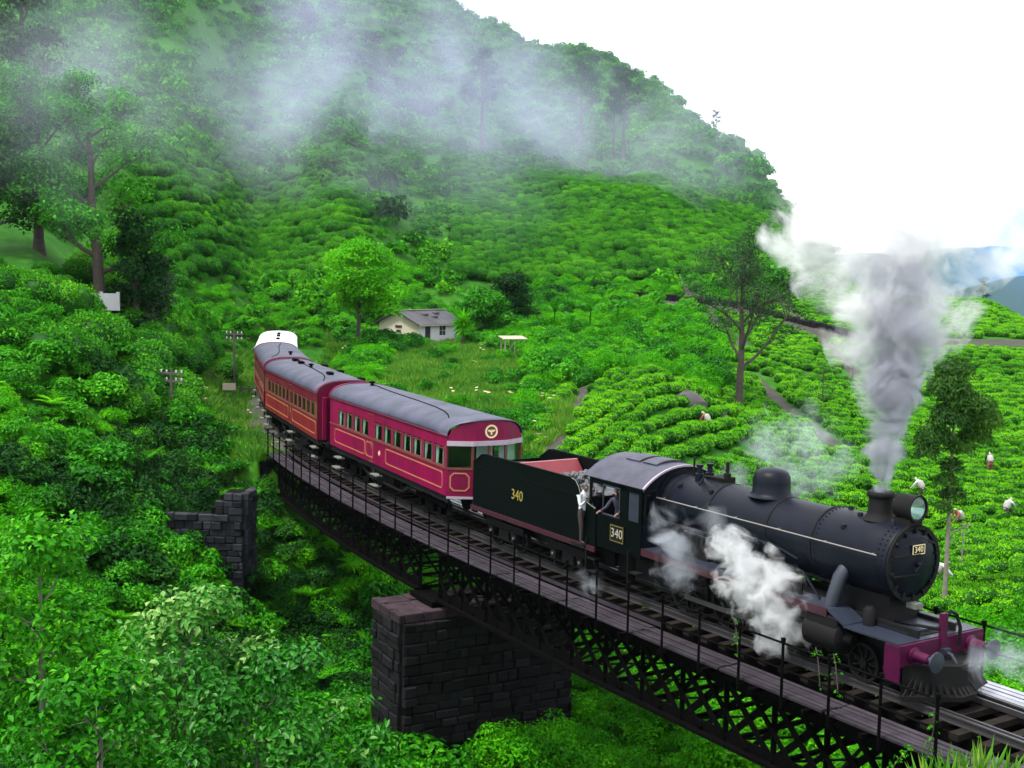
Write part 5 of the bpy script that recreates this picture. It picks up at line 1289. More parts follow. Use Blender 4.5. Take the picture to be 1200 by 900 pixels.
for x in (-.3, .3): MB().box(x-.035, x+.035, .03, .09, -.4, 1.75).build('leg', M['wood'], sg_)
# field rock
def rock(u, Y, sx, sy, sz, label, seed):
    r = random.Random(seed); mb = MB().lathe([(-.6, .7), (-.2, 1.0), (.3, .9), (.7, .6), (.9, .25), (.93, .02)], (0, 0, 0), 'z', 11)
    mb.v = [(x*sx*r.uniform(.8, 1.15), y*sy*r.uniform(.8, 1.15), z*sz*r.uniform(.85, 1.15)) for x, y, z in mb.v]
    tag(mb.build('field_rock', M['rock'], None, True, loc=at(u, Y), rz=r.uniform(-.3, .3), angle=25), label, 'rock', 'rocks in the tea fields')
rock(806, 76.5, 1.25, .6, .95, 'flat purple grey rock lying in the tea rows of the middle field', 3)
rock(548+300, 78, .4, .3, .45, 'small grey rock among the tea rows near the shade tree', 5)

# dark earth paths and drains on the tea slopes
M['earth'] = paint('path_earth', (0.030,0.026,0.017), 0.95, 0.0, (0.010,0.014,0.007), 0.8, 1.2, 0.05)
PATHS = []
def earth_path(pts, w, label, name='path'):
    P = []
    for (u0, y0), (u1, y1) in zip(pts[:-1], pts[1:]):
        n = max(2, int(math.hypot((u1-u0)/1439*y0, y1-y0)/1.2))
        for k in range(n): f = k/n; Y = y0 + (y1-y0)*f; P.append(((u0 + (u1-u0)*f - 600)/1439.06*Y, Y))
    P = np.array(P); T = np.gradient(P, axis=0); T /= np.hypot(T[:, 0], T[:, 1])[:, None] + 1e-9; N = np.stack([-T[:, 1], T[:, 0]], 1)
    rows = []
    for o, dz in ((-w/2, .02), (-w*.25, .05), (w*.25, .05), (w/2, .02)):
        q = P + N*o; rows.append(np.stack([q[:, 0], q[:, 1], ground(q[:, 0], q[:, 1]) + dz + nr.normal(size=len(q))*.01], -1))
    V = np.concatenate(rows); i = np.arange(len(V)).reshape(4, -1); F = np.stack([i[:-1,:-1], i[:-1,1:], i[1:,1:], i[1:,:-1]], -1).reshape(-1, 4)
    tag(link_mesh(name, mesh_np(name, V, F, [M['earth']], smooth=True)), label, None, None, 'structure'); PATHS.append((P + (np.array([0, -.5]) if w > 2 else 0), w/2 + (.9 if w > 2 else .35)))
earth_path([(735,137),(800,133),(870,127),(940,121),(1000,117),(1080,117),(1200,121),(1320,124)], 3.0, 'dark earth estate road across the tea slope')
earth_path([(905,142),(935,128),(970,112),(1010,100)], 1.3, 'narrow dark drain running down the tea slope')
earth_path([(790,150),(840,118),(880,104)], 1.2, 'narrow dark drain behind the shade tree')
earth_path([(880,103),(960,99),(1040,101)], 1.2, 'narrow path along the tea slope')
earth_path([(880,96),(940,84),(990,76)], 1.1, 'narrow dark drain down to the lower field')
earth_path([(1060,142),(1130,140),(1260,132)], 1.3, 'narrow path below the ridge')
earth_path([(690,84),(660,72),(640,64),(628,58)], 1.0, 'worn footpath dropping to the track')
def off_paths(x, y):
    ok = np.ones(len(x), bool)
    for P, w in PATHS:
        for a in range(0, len(x), 4000):
            d = np.min((x[a:a+4000, None]-P[None, :, 0])**2 + (y[a:a+4000, None]-P[None, :, 1])**2, 1); ok[a:a+4000] &= d > w*w
    return ok
# retaining bank of dark stones above the estate road
eb = empty('road_bank', at(870, 129), 0, 'dark stone bank along the upper side of the estate road', 'bank')
eo = eb.location.copy(); stn = stone_variant('stone')
for u in np.arange(738, 1010, 4.6):
    Y = float(np.interp(u, [735,800,870,940,1000], [137,133,127,121,117])) + 1.6; q = at(u, Y) - eo
    o = link_mesh('stone', rng.choice(stn), eb, (q.x, q.y, q.z + .2), rng.uniform(-.2, .2) + PI); o.scale = (rng.uniform(.5, .8), .6, rng.uniform(.65, 1.0))

# ---------------------------------------------------------------- people
def person_mesh(name, J, bones, mats, extra=None):
    """J: joint -> (position, radius); bones: (a, b, material slot); skinned to one continuous surface"""
    names = list(J); ix = {k: i for i, k in enumerate(names)}
    me = bpy.data.meshes.new(name); me.from_pydata([J[k][0] for k in names], [(ix[a], ix[b]) for a, b, _ in bones], [])
    ob = bpy.data.objects.new(name, me); COL.objects.link(ob)
    sk = ob.modifiers.new('skin', 'SKIN'); sk.use_smooth_shade = True
    me.skin_vertices[0].data[ix['pelvis']].use_root = True
    for i, k in enumerate(names):
        if k != 'pelvis': me.skin_vertices[0].data[i].use_root = False
        r = J[k][1]; me.skin_vertices[0].data[i].radius = r if isinstance(r, tuple) else (r, r)
    ss = ob.modifiers.new('sub', 'SUBSURF'); ss.levels = 1; ss.render_levels = 1
    dg = bpy.context.evaluated_depsgraph_get(); out = bpy.data.meshes.new_from_object(ob.evaluated_get(dg)); out.name = name
    bpy.data.objects.remove(ob)
    for m in mats: out.materials.append(m)
    seg = [(Vector(J[a][0]), Vector(J[b][0]), s, max(J[a][1] if not isinstance(J[a][1], tuple) else J[a][1][0], 0.01)) for a, b, s in bones]
    for f in out.polygons:
        c = f.center; best = None
        for a, b, s, r in seg:
            d = b - a; t = max(0, min(1, (c-a).dot(d)/max(d.length_squared, 1e-9))); q = (c - a - d*t).length/r
            if best is None or q < best[0]: best = (q, s)
        f.material_index = best[1]
        if extra:
            e = extra(c)
            if e is not None: f.material_index = e
        f.use_smooth = True
    return out
def figure(arm_l, arm_r, leg_l, leg_r, bend=0.0, head_turn=0.0, hair_slot=3):
    """facing +x; arms/legs given as (elbow, hand) / (knee, foot) positions relative to shoulder / hip"""
    def rot(v):
        x, y, z = v; z0 = z - .95; return (x*math.cos(bend) + z0*math.sin(bend), y, .95 + z0*math.cos(bend) - x*math.sin(bend))
    J = {'pelvis': ((0, 0, .95), (.15, .12)), 'waist': (rot((0, 0, 1.10)), (.135, .10)), 'chest': (rot((.01, 0, 1.30)), (.165, .115)), 'neckbase': (rot((0, 0, 1.44)), (.085, .075)), 'neck': (rot((.01, 0, 1.51)), .052), 'head': (rot((.02, 0, 1.61)), (.082, .092)), 'crown': (rot((.01, 0, 1.70)), (.07, .08)), 'nose': (rot((.112, 0, 1.60)), .014)}
    B = [('pelvis','waist',1), ('waist','chest',1), ('chest','neckbase',1), ('neckbase','neck',0), ('neck','head',0), ('head','crown',3), ('head','nose',0)]
    for s, (el, ha), (kn, fo), y in (('l', arm_l, leg_l, 1), ('r', arm_r, leg_r, -1)):
        sh = rot((0, y*.19, 1.40)); J['sh'+s] = (sh, .068); e = tuple(a+b for a, b in zip(sh, el)); h = tuple(a+b for a, b in zip(sh, ha))
        J['el'+s] = (e, .046); w = tuple(a + (b-a)*.88 for a, b in zip(e, h)); J['wr'+s] = (w, .031); J['pa'+s] = (tuple(a + (b-a)*1.12 for a, b in zip(e, h)), (.042, .022))
        B += [('neckbase','sh'+s,1), ('sh'+s,'el'+s,1), ('el'+s,'wr'+s,1), ('wr'+s,'pa'+s,0)]
        d = Vector(h) - Vector(e); d.normalize(); sd = d.cross(Vector((0, 0, 1))); sd = sd.normalized() if sd.length > .1 else Vector((1, 0, 0))
        pa = Vector(J['pa'+s][0])
        for k, (o, l) in enumerate(((-.032, .068), (-.011, .078), (.011, .074), (.032, .058))):
            a = pa + sd*o*.8 + d*.035; b = a + d*l*.55 + Vector((0, 0, -.008)); c = b + d*l*.35 + Vector((0, 0, -.025))
            J[f'f{k}a{s}'] = (tuple(a), .0095); J[f'f{k}b{s}'] = (tuple(b), .0085); J[f'f{k}c{s}'] = (tuple(c), .007); B += [('pa'+s, f'f{k}a{s}', 0), (f'f{k}a{s}', f'f{k}b{s}', 0), (f'f{k}b{s}', f'f{k}c{s}', 0)]
        a = Vector(w) + sd*.03*-1 + d*.03; b = a - sd*.03 + d*.035; J['t'+s] = (tuple(b), .010); B.append(('wr'+s, 't'+s, 0))
        hp_ = (0, y*.095, .90); J['hip'+s] = (hp_, .098); k_ = tuple(a+b for a, b in zip(hp_, kn)); f_ = tuple(a+b for a, b in zip(hp_, fo))
        J['kn'+s] = (k_, .062); J['an'+s] = (f_, .042); J['to'+s] = ((f_[0]+.16, f_[1], f_[2]-.03), (.045, .03))
        B += [('pelvis','hip'+s,2), ('hip'+s,'kn'+s,2), ('kn'+s,'an'+s,2), ('an'+s,'to'+s,4)]
    return J, B
LEG = ((.03, 0, -.42), (-.02, 0, -.82))
# fireman in a white shirt on the step between cab and tender, holding the grab rail
J, B = figure(((.05, .06, -.28), (.22, .02, -.45)), ((.10, -.05, -.26), (.26, .0, -.10)), LEG, ((.06, 0, -.42), (.05, 0, -.82)), bend=.08)
pm = person_mesh('person', J, B, [M['skin'], M['shirt'], M['trousers'], M['hair'], M['dark']], lambda c: 3 if (c.z > 1.60 and c.x < .075) else None)
w = Matrix.Translation(loco.location) @ Matrix.Rotation(-H_LO, 4, 'Z') @ Vector((-11.32, -1.40, 1.17))
tag(link_mesh('person', pm, None, w, -H_LO + .15), 'man in a white shirt standing in the gap between cab and tender', 'person')
# driver leaning on the cab window
J, B = figure(((.18, .06, -.22), (.38, 0, -.30)), ((.12, -.14, -.24), (.34, -.20, -.30)), LEG, LEG, bend=.34)
pm = person_mesh('person', J, B, [M['skin'], M['bluecloth'], M['trousers'], M['hair'], M['dark']], lambda c: 3 if (c.z > 1.58 and c.x < .17) else None)
w = Matrix.Translation(loco.location) @ Matrix.Rotation(-H_LO, 4, 'Z') @ Vector((-10.05, -1.02, 1.26))
tag(link_mesh('person', pm, None, w, -H_LO - 1.15), 'driver in dark overalls leaning at the open cab window', 'person')
# tea pickers stooping over the bushes, each with a pale sack on the back
J, B = figure(((.16, .03, -.22), (.34, -.02, -.40)), ((.18, -.03, -.20), (.36, .02, -.36)), LEG, ((.10, 0, -.42), (.06, 0, -.82)), bend=.62)
pick = {}
for nm, top, low in (('a', 'shirt', 'trousers'), ('b', 'pinkcloth', 'trousers'), ('c', 'bluecloth', 'pinkcloth')):
    pick[nm] = person_mesh('person', J, B, [M['skin'], M[top], M[low], M['sack'], M['skin']], lambda c: 3 if (c.z > 1.45 and c.x < .50) else None)
def ray_ground(u, v):
    """where the line of sight at a bearing meets the ground"""
    d = _M.to_3x3() @ Vector(((u-600)/F_PX, -(v-450)/F_PX, -1.0)); t = np.arange(15, 320, .25)
    x, y, z = d.x*t, d.y*t, CAM_H + d.z*t; g = ground(x, y); k = np.argmax(z < g)
    return Vector((x[k], y[k], g[k]))
PICK = [(1080, 588, 'a', 2.4, 'tea picker in white with a pale sack, left of the slender tree above the headlamp'),
        (1178, 613, 'a', .6, 'tea picker in white stooping at the far right of the tea slope'),
        (1126, 625, 'b', 3.4, 'tea picker in faded red close beside the slender tree trunk'),
        (1098, 690, 'a', -.4, 'tea picker in white just behind the smokebox front'),
        (1160, 556, 'c', 1.4, 'tea picker in dark blue high on the slope right of the slender tree'),
        (830, 508, 'b', 2.6, 'tea picker in faded red among the middle field rows')]
for u, v, k, rz, lb in PICK:
    p = ray_ground(u, v) - Vector((0, 0, .3)); o = link_mesh('person', pick[k], None, p, rz); tag(o, lb, 'person', 'tea pickers on the slope')
    s = MB().lathe([(-.26, .06), (-.22, .15), (-.05, .20), (.15, .17), (.22, .06)], (-.02, 0, 1.30), 'z', 12).build('sack', M['sack'], o, True); s.rotation_euler = (0, .5, 0); s.location = (-.50, 0, .05)

# ---------------------------------------------------------------- planting
def col(u, Y): return (u-600)/1439.06*Y
def prep(X, Y):
    Z = ground(X, Y); u, v = uv_of(X, Y, Z); s, d = near_path(X, Y); return Z, u, v, s, np.where(s > 100, 99.0, np.abs(d)), np.where(s > 100, np.where(d == 0, 1, np.sign(d))*99.0, d)
def clear_of_things(X, Y, r=0.0):
    ok = off_paths(X, Y)
    for ox, oy, rr in ((house.location.x + 1.6, house.location.y + 1.2, 5.0), (ww.location.x, ww.location.y, 1.2), (sh.location.x, sh.location.y, 1.2)):
        ok &= (X-ox)**2 + (Y-oy)**2 > (rr+r)**2
    return ok
# --- source plants (each of them also stands somewhere in the scene)
def src(name, me): return link_mesh(name, me)
teas = [src('tea_bush', tea_mesh('tea_bush')) for k in range(4)]
oldteas = [src('old_tea_bush', tea_mesh('old_tea_bush', R=1.2, H=1.3, n=2400, L=.13, mat='leaf_oldtea')) for k in range(4)]
shrubs = [src('leafy_shrub', shrub_mesh('leafy_shrub', 1.0, 1.3, 15, 1500, .15, .55, ('leaf_shrub', 'bark'))) for k in range(3)]
limes = [src('bright_shrub', shrub_mesh('bright_shrub', .9, 1.1, 18, 1700, .095, .5, ('leaf_lime', 'bark'))) for k in range(3)]
scrubs = [src('hillside_bush', scrub_mesh('hillside_bush')) for k in range(4)]
darks = [src('dark_bush', scrub_mesh('dark_bush', 1.7, 2.2, 260, .4, 'leaf_dark')) for k in range(2)]
shade_shrubs = [src('shade_toned_shrub', shrub_mesh('shade_toned_shrub', 1.0, 1.2, 15, 1300, .14, .55, ('leaf_dark', 'bark'))) for k in range(2)]  # shrubs that carry the shade of their spots in the leaf colour
fronds = [src('fern_clump', frond_mesh('fern_clump')) for k in range(2)]
tufts = [src('grass_tuft', tuft_mesh('grass_tuft')) for k in range(2)]

# --- tea in rows
def tea_rows(x0, x1, y0, y1, step, row, ang, ok, jit=.16):
    X, Y = grid_pts(x0, x1, y0, y1, step, jit, ang, row); Z, u, v, s, a, d = prep(X, Y)
    k = ok(u, v, X, Y) & (a > 4.2) & clear_of_things(X, Y); return np.stack([X[k], Y[k], Z[k]], -1)
MOUND = [(622,520),(640,470),(690,424),(745,426),(800,445),(880,470),(905,488),(890,520),(800,560),(700,560),(640,548)]
def is_mound(u, v, X, Y): return inside(u, v, MOUND) & (Y > 56) & (Y < 84)
T_A = tea_rows(-2, 70, 47, 172, .70, 1.36, .10, lambda u, v, X, Y: (u > np.interp(Y, [47,60,84,100,172],[640,630,700,820,880])) & (u < 1420) & ~is_mound(u, v, X, Y) & ~((u < 845) & (Y > 84) & (Y < 152)) & (nr.random(len(u)) < .96))
T_B = tea_rows(-4, 22, 54, 86, .70, 1.36, 1.02, is_mound)
T_C = tea_rows(-60, 0, 88, 190, 1.5, 2.0, -.35, lambda u, v, X, Y: (u > 170) & (u < 430) & (v < 335) & (v > 175))
T_D = tea_rows(-25, 75, 148, 250, 1.5, 1.9, .05, lambda u, v, X, Y: (u > 530) & (u < 930) & (v < 350) & (v > 190))
T_F = tea_rows(-44, -24, 66, 84, 1.0, 1.1, .2, lambda u, v, X, Y: (u > 40) & (u < 190) & (Y > 68) & (Y < 80))
T_E = tea_rows(-45, -14, 48, 96, 1.9, 2.2, .2, lambda u, v, X, Y: (u < 300) & (v > 318) & (v < 520) & (Y > 54) & ~((u > 35) & (u < 160) & (Y > 70) & (Y < 83)) & (vnoise(X*.3, Y*.3) > -.22))
TEA = np.concatenate([T_A, T_B]); sc_t = np.concatenate([.72 + .3*nr.random(len(T_A)), .78 + .26*nr.random(len(T_B))])
order = np.argsort(TEA[:, 1]); TEA, sc_t = TEA[order], sc_t[order]
# only those in the picture count as individuals
uu_, vv_ = uv_of(TEA[:, 0], TEA[:, 1], TEA[:, 2]); vis = (uu_ > 620) & (uu_ < 1190) & (vv_ < np.interp(uu_, [620,680,760,860,950,1100,1190],[500,525,520,520,585,690,730]))
ii = np.where(vis)[0][:296]; rest = np.setdiff1d(np.arange(len(TEA)), ii)
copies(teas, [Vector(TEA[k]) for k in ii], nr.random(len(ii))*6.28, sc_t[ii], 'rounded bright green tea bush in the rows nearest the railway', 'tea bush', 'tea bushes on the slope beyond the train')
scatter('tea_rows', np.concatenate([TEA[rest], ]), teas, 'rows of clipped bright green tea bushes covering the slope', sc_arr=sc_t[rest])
BIG = np.concatenate([T_C, T_D, T_E, T_F]); sc_b = np.concatenate([1.7 + .6*nr.random(len(T_C)), 1.6 + .6*nr.random(len(T_D)), 2.2 + 1.0*nr.random(len(T_E)), .7 + .35*nr.random(len(T_F))])
BIG_ = np.argsort(BIG[:, 1]); BIG, sc_b = BIG[BIG_], sc_b[BIG_]/2.15
copies(oldteas, [Vector(q) for q in BIG[:4]], [0, 1, 2, 3], sc_b[:4], 'old broad dark green tea bush low on the left bank', 'tea bush', 'old tea bushes on the left bank')
scatter('hillside_tea', BIG[4:], oldteas, 'old rounded tea bushes on the hillside and left bank', sc_arr=sc_b[4:])

# --- hillside scrub
X, Y = grid_pts(-330, 130, 84, 470, 2.8, .5); Z, u, v, s, a, d = prep(X, Y)
k = (u > -140) & (u < 985) & (v < np.where(u < 480, 405, 345)) & (v > -140) & (Y > 86) & ((a > 5) | (s > 95)) & ((u > 150) | (Y > 96)) & ~((u > 170) & (u < 430) & (v > 175) & (v < 335) & (Y < 190)) & ~((u > 535) & (u < 925) & (v < 345) & (v > 200) & (Y < 250) & (Y > 148)) & clear_of_things(X, Y) & (vnoise(X*.05, Y*.05) + .8*vnoise(X*.21, Y*.21) > -.55)
P = np.stack([X[k], Y[k], Z[k]-.2], -1); szs = (.55 + .9*nr.random(len(P))**1.6) * (1 + .5*np.clip(vnoise(P[:, 0]*.06, P[:, 1]*.06), 0, 1))
scatter('hillside_scrub', P, scrubs, 'mixed green scrub covering the high hillside', sc_arr=szs, idx=None)
X, Y = grid_pts(-300, 130, 125, 440, 6.0, .5); Z, u, v, s, a, d = prep(X, Y)
k = (u > -100) & (u < 940) & (v < 300) & (v > -100) & (vnoise(X*.035 + 9, Y*.022) > .17) & ~((u > 480) & (v > 190) & (Y < 255))
P = np.stack([X[k], Y[k], Z[k]-.3], -1); scatter('hillside_thicket', P, darks, 'dark thickets in the folds of the hillside', 1.0, 2.0)

X, Y = grid_pts(-50, 2, 84, 152, 1.7, .5); Z, u, v, s, a, d = prep(X, Y)
k = (u > 180) & (u < 500) & (v > 316) & (v < 412) & ((a > 4.2) | (s > 95)) & clear_of_things(X, Y, .5); P = np.stack([X[k], Y[k], Z[k]-.1], -1)
m = vnoise(P[:, 0]*.15, P[:, 1]*.15) > .05
scatter('trackside_bushes', P[m], limes, 'bright bushes on the bank behind the tail of the train', .7, 1.5)
scatter('trackside_shrubs', P[~m], shrubs, 'leafy shrubs on the bank behind the tail of the train', .6, 1.4)
# --- dense bush beyond the middle field, left of the shade tree
X, Y = grid_pts(0, 34, 82, 152, 1.5, .5); Z, u, v, s, a, d = prep(X, Y)
k = (u > 610) & (u < 850) & (v < 472) & (v > 335) & (Y > 84) & clear_of_things(X, Y)
P = np.stack([X[k], Y[k], Z[k]-.1], -1); scatter('field_edge_bushes', P, limes + shrubs[:1], 'dense bushes at the edge of the middle field', .8, 1.7)

# --- the left bank and the valley under the bridge
X, Y = grid_pts(-34, 2, 14, 68, 1.15, .5); Z, u, v, s, a, d = prep(X, Y)
valley = (u > -140) & (u < 520) & (((s > BR0) & (s < BR1) & ((d > 2.9) | (Z < -3.6))) | (a > 3.6)) & ((X + 13.2)**2 + (Y-51.3)**2 > 2.4**2) & (d > -3)
valley &= ~((np.abs(s-18.4) < 1.45) & (a < 3.6))
vk = np.where(valley)[0]; P = np.stack([X[vk], Y[vk], Z[vk]-.1], -1)
n1 = vnoise(P[:, 0]*.22, P[:, 1]*.22); pick_lime = n1 + .25*nr.normal(size=len(P)) > .10
dist_ok = P[:, 1]
big = np.where((nr.random(len(P)) < .16) & (P[:, 1] > 20))[0][:96]; small = np.setdiff1d(np.arange(len(P)), big)
shd = (s[vk] > 23) & (s[vk] < 41) & (d[vk] > 2) & (d[vk] < 9.5) & (nr.random(len(vk)) < .8)  # plants here get darker leaves to stand for deep shade
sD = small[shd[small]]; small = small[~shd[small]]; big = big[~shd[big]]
sA = small[~pick_lime[small]]; sB = small[pick_lime[small]]
SHR = P[big]
copies(shrubs, [Vector(q) for q in SHR], nr.random(len(SHR))*6.28, 1.05 + .7*nr.random(len(SHR)), 'broad leafy green shrub on the bank left of the bridge', 'shrub', 'leafy shrubs on the left bank')
scatter('undergrowth', P[sA], shrubs, 'dense leafy undergrowth filling the valley left of the bridge', .55, 1.15)
scatter('bright_undergrowth', P[sB], limes, 'lighter fresh green undergrowth on the valley side', .7, 1.4)
scatter('shade_toned_undergrowth', P[sD], shade_shrubs, 'undergrowth beside the bridge end with its shade put into dark leaf colour', .7, 1.3)  # deep shade beside the bridge painted as leaf colour
XW, YW = nr.uniform(-16.6, -10.2, 110), nr.uniform(48.4, 50.9, 110); ZW = ground(XW, YW)
scatter('wall_growth', np.stack([XW, YW, ZW], -1), shrubs, 'leafy plants growing up in front of the old stone wall', .6, 1.25)
XC, YC = grid_pts(-20, -2, 36, 66, .95, .5); ZC, uC, vC, sC, aC, dC = prep(XC, YC)
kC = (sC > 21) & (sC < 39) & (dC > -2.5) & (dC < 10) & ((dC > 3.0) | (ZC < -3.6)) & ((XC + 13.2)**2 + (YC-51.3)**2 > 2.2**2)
scatter('shade_toned_gully', np.stack([XC[kC], YC[kC], ZC[kC]-.05], -1), shade_shrubs, 'leafy growth in the gully below the far end of the bridge, darkened to stand for shade', .6, 1.15)  # shade of the gully put into the leaf colour
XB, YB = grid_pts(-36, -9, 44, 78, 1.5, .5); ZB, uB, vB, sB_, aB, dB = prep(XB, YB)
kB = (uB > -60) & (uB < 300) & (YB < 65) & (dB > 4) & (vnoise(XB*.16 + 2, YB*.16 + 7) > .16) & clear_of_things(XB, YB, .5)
scatter('shade_toned_bank', np.stack([XB[kB], YB[kB], ZB[kB]], -1), shade_shrubs, 'leafy patches on the left bank, dark leaves standing for shadow', 1.0, 1.7)  # shadows between the bank bushes painted as dark leaves
q = nr.random(len(P)) < .35; Q = P[q] + np.stack([nr.uniform(-.6, .6, q.sum()), nr.uniform(-.6, .6, q.sum()), nr.uniform(.1, .9, q.sum())], -1)
scatter('fern_undergrowth', Q, fronds, 'ferns growing through the undergrowth', .7, 1.3, tilt=.25)
# right of the bridge and under it
X, Y = grid_pts(-6, 34, 22, 60, 1.05, .5); Z, u, v, s, a, d = prep(X, Y)
k = ((d < -2.2) | ((u >= 520) & (d < 12) & (Z < -3.2))) & (s < BR1) & (u < 1500) & ((a > 3.9) | (Z < -3.4)) & (Y < np.interp(u, [300, 640, 700, 1500], [62, 56, 49, 45])) & ~((np.abs(s-18.4) < 1.7) & (a < 3.9))
P = np.stack([X[k], Y[k], Z[k]-.1], -1); big = np.where(nr.random(len(P)) < .10)[0][:40]
copies(limes, [Vector(q) for q in P[big]], nr.random(len(big))*6.28, 1.2 + .7*nr.random(len(big)), 'bright green bush in the valley beyond and under the bridge', 'bush', 'bright bushes below the bridge')
scatter('valley_growth', np.delete(P, big, 0), limes, 'bright green growth under and beyond the bridge', .8, 1.5)

# --- knoll round the cottage, verge beyond the coaches
X, Y = grid_pts(-24, 8, 52, 136, 1.2, .5); Z, u, v, s, a, d = prep(X, Y)
kn = (d < 0) & (a > 4.4) & (u > 345) & (u < 700) & (v > 330) & (v < 560) & clear_of_things(X, Y, .3) & ~is_mound(u, v, X, Y)
lawn = inside(u, v, [(455,432),(480,404),(540,406),(640,420),(660,452),(560,500),(470,470),(440,450)])
k1 = kn & (~lawn | (nr.random(len(u)) < .14)) & (vnoise(X*.3+4, Y*.3) > -.25); P = np.stack([X[k1], Y[k1], Z[k1]-.1], -1)
m = vnoise(P[:, 0]*.2, P[:, 1]*.2) > .0
copies(scrubs[:], [Vector(q) for q in P[m][:4]], nr.random(4)*6.28, [.5]*4, 'small loose green bush on the knoll by the cottage', 'bush', 'bushes round the cottage')
scatter('knoll_shrubs', P[m][4:], shrubs, 'leafy shrubs between the coaches and the cottage', .55, 1.25)
scatter('knoll_bushes', P[~m], limes, 'bright bushes between the coaches and the cottage', .6, 1.3)
copies(darks, [at(700, 142), at(655, 140)], [0, 1], [.8, .9], 'dark green bush at the foot of the hill', 'bush', 'dark bushes at the hill foot')
copies(shade_shrubs, [at(318, 49), at(345, 52)], [0, 1], [1.1, 1.2], 'shrub below the bridge end with shade put into its leaf colour', 'shrub', 'shade toned shrubs below the bridge end')  # shade under the bridge end put into these leaves too
copies(fronds, [at(352, 78), at(425, 82)], [0, 1], [1.2, 1.3], 'fern clump on the verge beyond the coaches', 'fern', 'ferns on the verge')
# --- grass
X, Y = grid_pts(-40, 30, 18, 136, .55, .5); Z, u, v, s, a, d = prep(X, Y)
lawn = inside(u, v, [(440,450),(470,400),(545,402),(660,425),(675,500),(620,540),(560,510),(470,480)]) & (d < 0)
verge = ((s > BR1) | (s < BR0)) & (a > 1.75) & (a < 5.5) & (u > -50) & (u < 1400)
k = (lawn & (a > 4) & (nr.random(len(u)) < .9)) | verge; P = np.stack([X[k], Y[k], Z[k]], -1)
copies(tufts, [Vector(q) for q in P[:2]], [0, 1], [1, 1], 'tuft of short grass by the end of the bridge', 'grass tuft', 'grass tufts')
scatter('grass', P[2:], tufts, 'short grass on the knoll and the track verge', .8, 1.7)
# small flowers on the knoll
q = nr.random(len(P)) < .025; FP = P[q & (P[:, 1] > 55)]
fl = []
V, F = leaf_arrays(np.array([(0, 0, .45)]*5 + [(.15, .1, .38)]*5), np.array([(math.cos(1.257*k), math.sin(1.257*k), .2) for k in range(5)]*2), np.array([(0, 0, 1)]*10), .09, .07, .1)
fsrc = tag(link_mesh('flower', mesh_join('flower', [(V, F, 0, .5)], [M['flower']]), None, at(560, 96)), 'small pale flower head in the grass of the knoll', 'flower')
if len(FP): scatter('flowers', FP, [fsrc], 'small pale flowers in the grass of the knoll', 1.0, 2.0)

# creepers on bridge ends and handrail
def creeper(name, pts, label, n=60):
    mb = MB().tube(pts, .012, 5); C = np.array([tuple(Vector(pts[i]).lerp(Vector(pts[i+1]), f)) for i in range(len(pts)-1) for f in (0, .33, .66)])
    V, F, t = clump_leaves(C, np.full(len(C), .10), n, .075, .65); r = empty(name, (0, 0, 0), 0, label, 'creeper', 'creepers on the bridge')
    o = mb.build('stem', M['bark'], r); c = link_mesh('foliage', mesh_join('foliage', [(V, F, 0, t)], [M['leaf_lime']]), r)
creeper('creeper', [path(-3.2, 2.9, -1.6), path(-3.3, 2.62, -.3), path(-3.4, 2.58, .3), path(-3.4, 2.6, .75)], 'leafy creeper climbing the last handrail post at the lower right', 90)
creeper('creeper', [path(-2.4, 2.9, -1.2), path(-2.7, 2.7, -.5), path(-3.0, 2.64, -.1)], 'creeper hanging on the walkway edge at the lower right', 70)
for q, lb in ((-1.0, 'green sprig on the top handrail nearest the cowcatcher'), (-.5, 'green sprig beside the second handrail post from the right end'), (2.0, 'green sprig on the handrail below the cylinder steam')): creeper('creeper', [path(q, 2.58, .3), path(q + .1, 2.58, .9), path(q + .2, 2.55, 1.1)], lb, 22)

# grass and stones on the end of the embankment in the lower right corner
XG, YG = nr.uniform(0, 1, 260), nr.uniform(0, 1, 260)
EP = [path(BR0 - .05 - 2.2*a, 1.25 + 2.4*b, 0) for a, b in zip(XG, YG)]; EP = np.array([(p.x, p.y, gz(p.x, p.y) + .05) for p in EP])
scatter('embankment_grass', EP, tufts, 'short grass on the embankment end at the lower right', .3, .6)
for k, (q, t, sc_) in enumerate(((-3.75, 1.75, .26), (-3.95, 2.5, .2), (-4.3, 1.5, .17))):
    rock(0, 10, sc_, sc_*.8, sc_*.7, ('pale stone beside the rail end at the lower right', 'small stone in the grass by the last handrail post', 'smallest stone in the grass beside the near rail')[k], 30+k)
    o = [x for x in COL.objects if x.name.startswith('field_rock')][-1]; p = path(q, t, 0); o.location = (p.x, p.y, gz(p.x, p.y) + .18)

# ---------------------------------------------------------------- trees
G = 'trees of the valley and hillside'
make_tree('broadleaf_tree', at(117, 82), 0, 'tall tree with a forked pale trunk and airy crown by the white wall', G, 12.5, .42, (.24, .55), 14000, 1.15, 'leaf_shrub', 'bark', limbs=9, first=.22, spread=.42, twigs=5, tips=3, seed=4, lean=(-.06, 0))
make_tree('evergreen_tree', at(156, 83), 1, 'dense dark evergreen tree right of the forked tree', G, 7.5, .35, (.30, .5), 6500, .95, 'leaf_dark', 'bark', limbs=10, first=.12, spread=.30, seed=8, lean=(.02, 0))
make_tree('evergreen_tree', at(178, 84), 2, 'dark narrow tree at the right end of the left tree group', G, 6.0, .25, (.30, .5), 3600, .7, 'leaf_grey', 'bark', limbs=9, first=.15, spread=.24, seed=18)
make_tree('broadleaf_tree', at(46, 85), 0, 'large spreading tree behind the ridge at the left edge', G, 10.5, .38, (.25, .55), 14000, 1.3, 'leaf_shrub', 'bark', limbs=9, first=.2, spread=.5, seed=14)
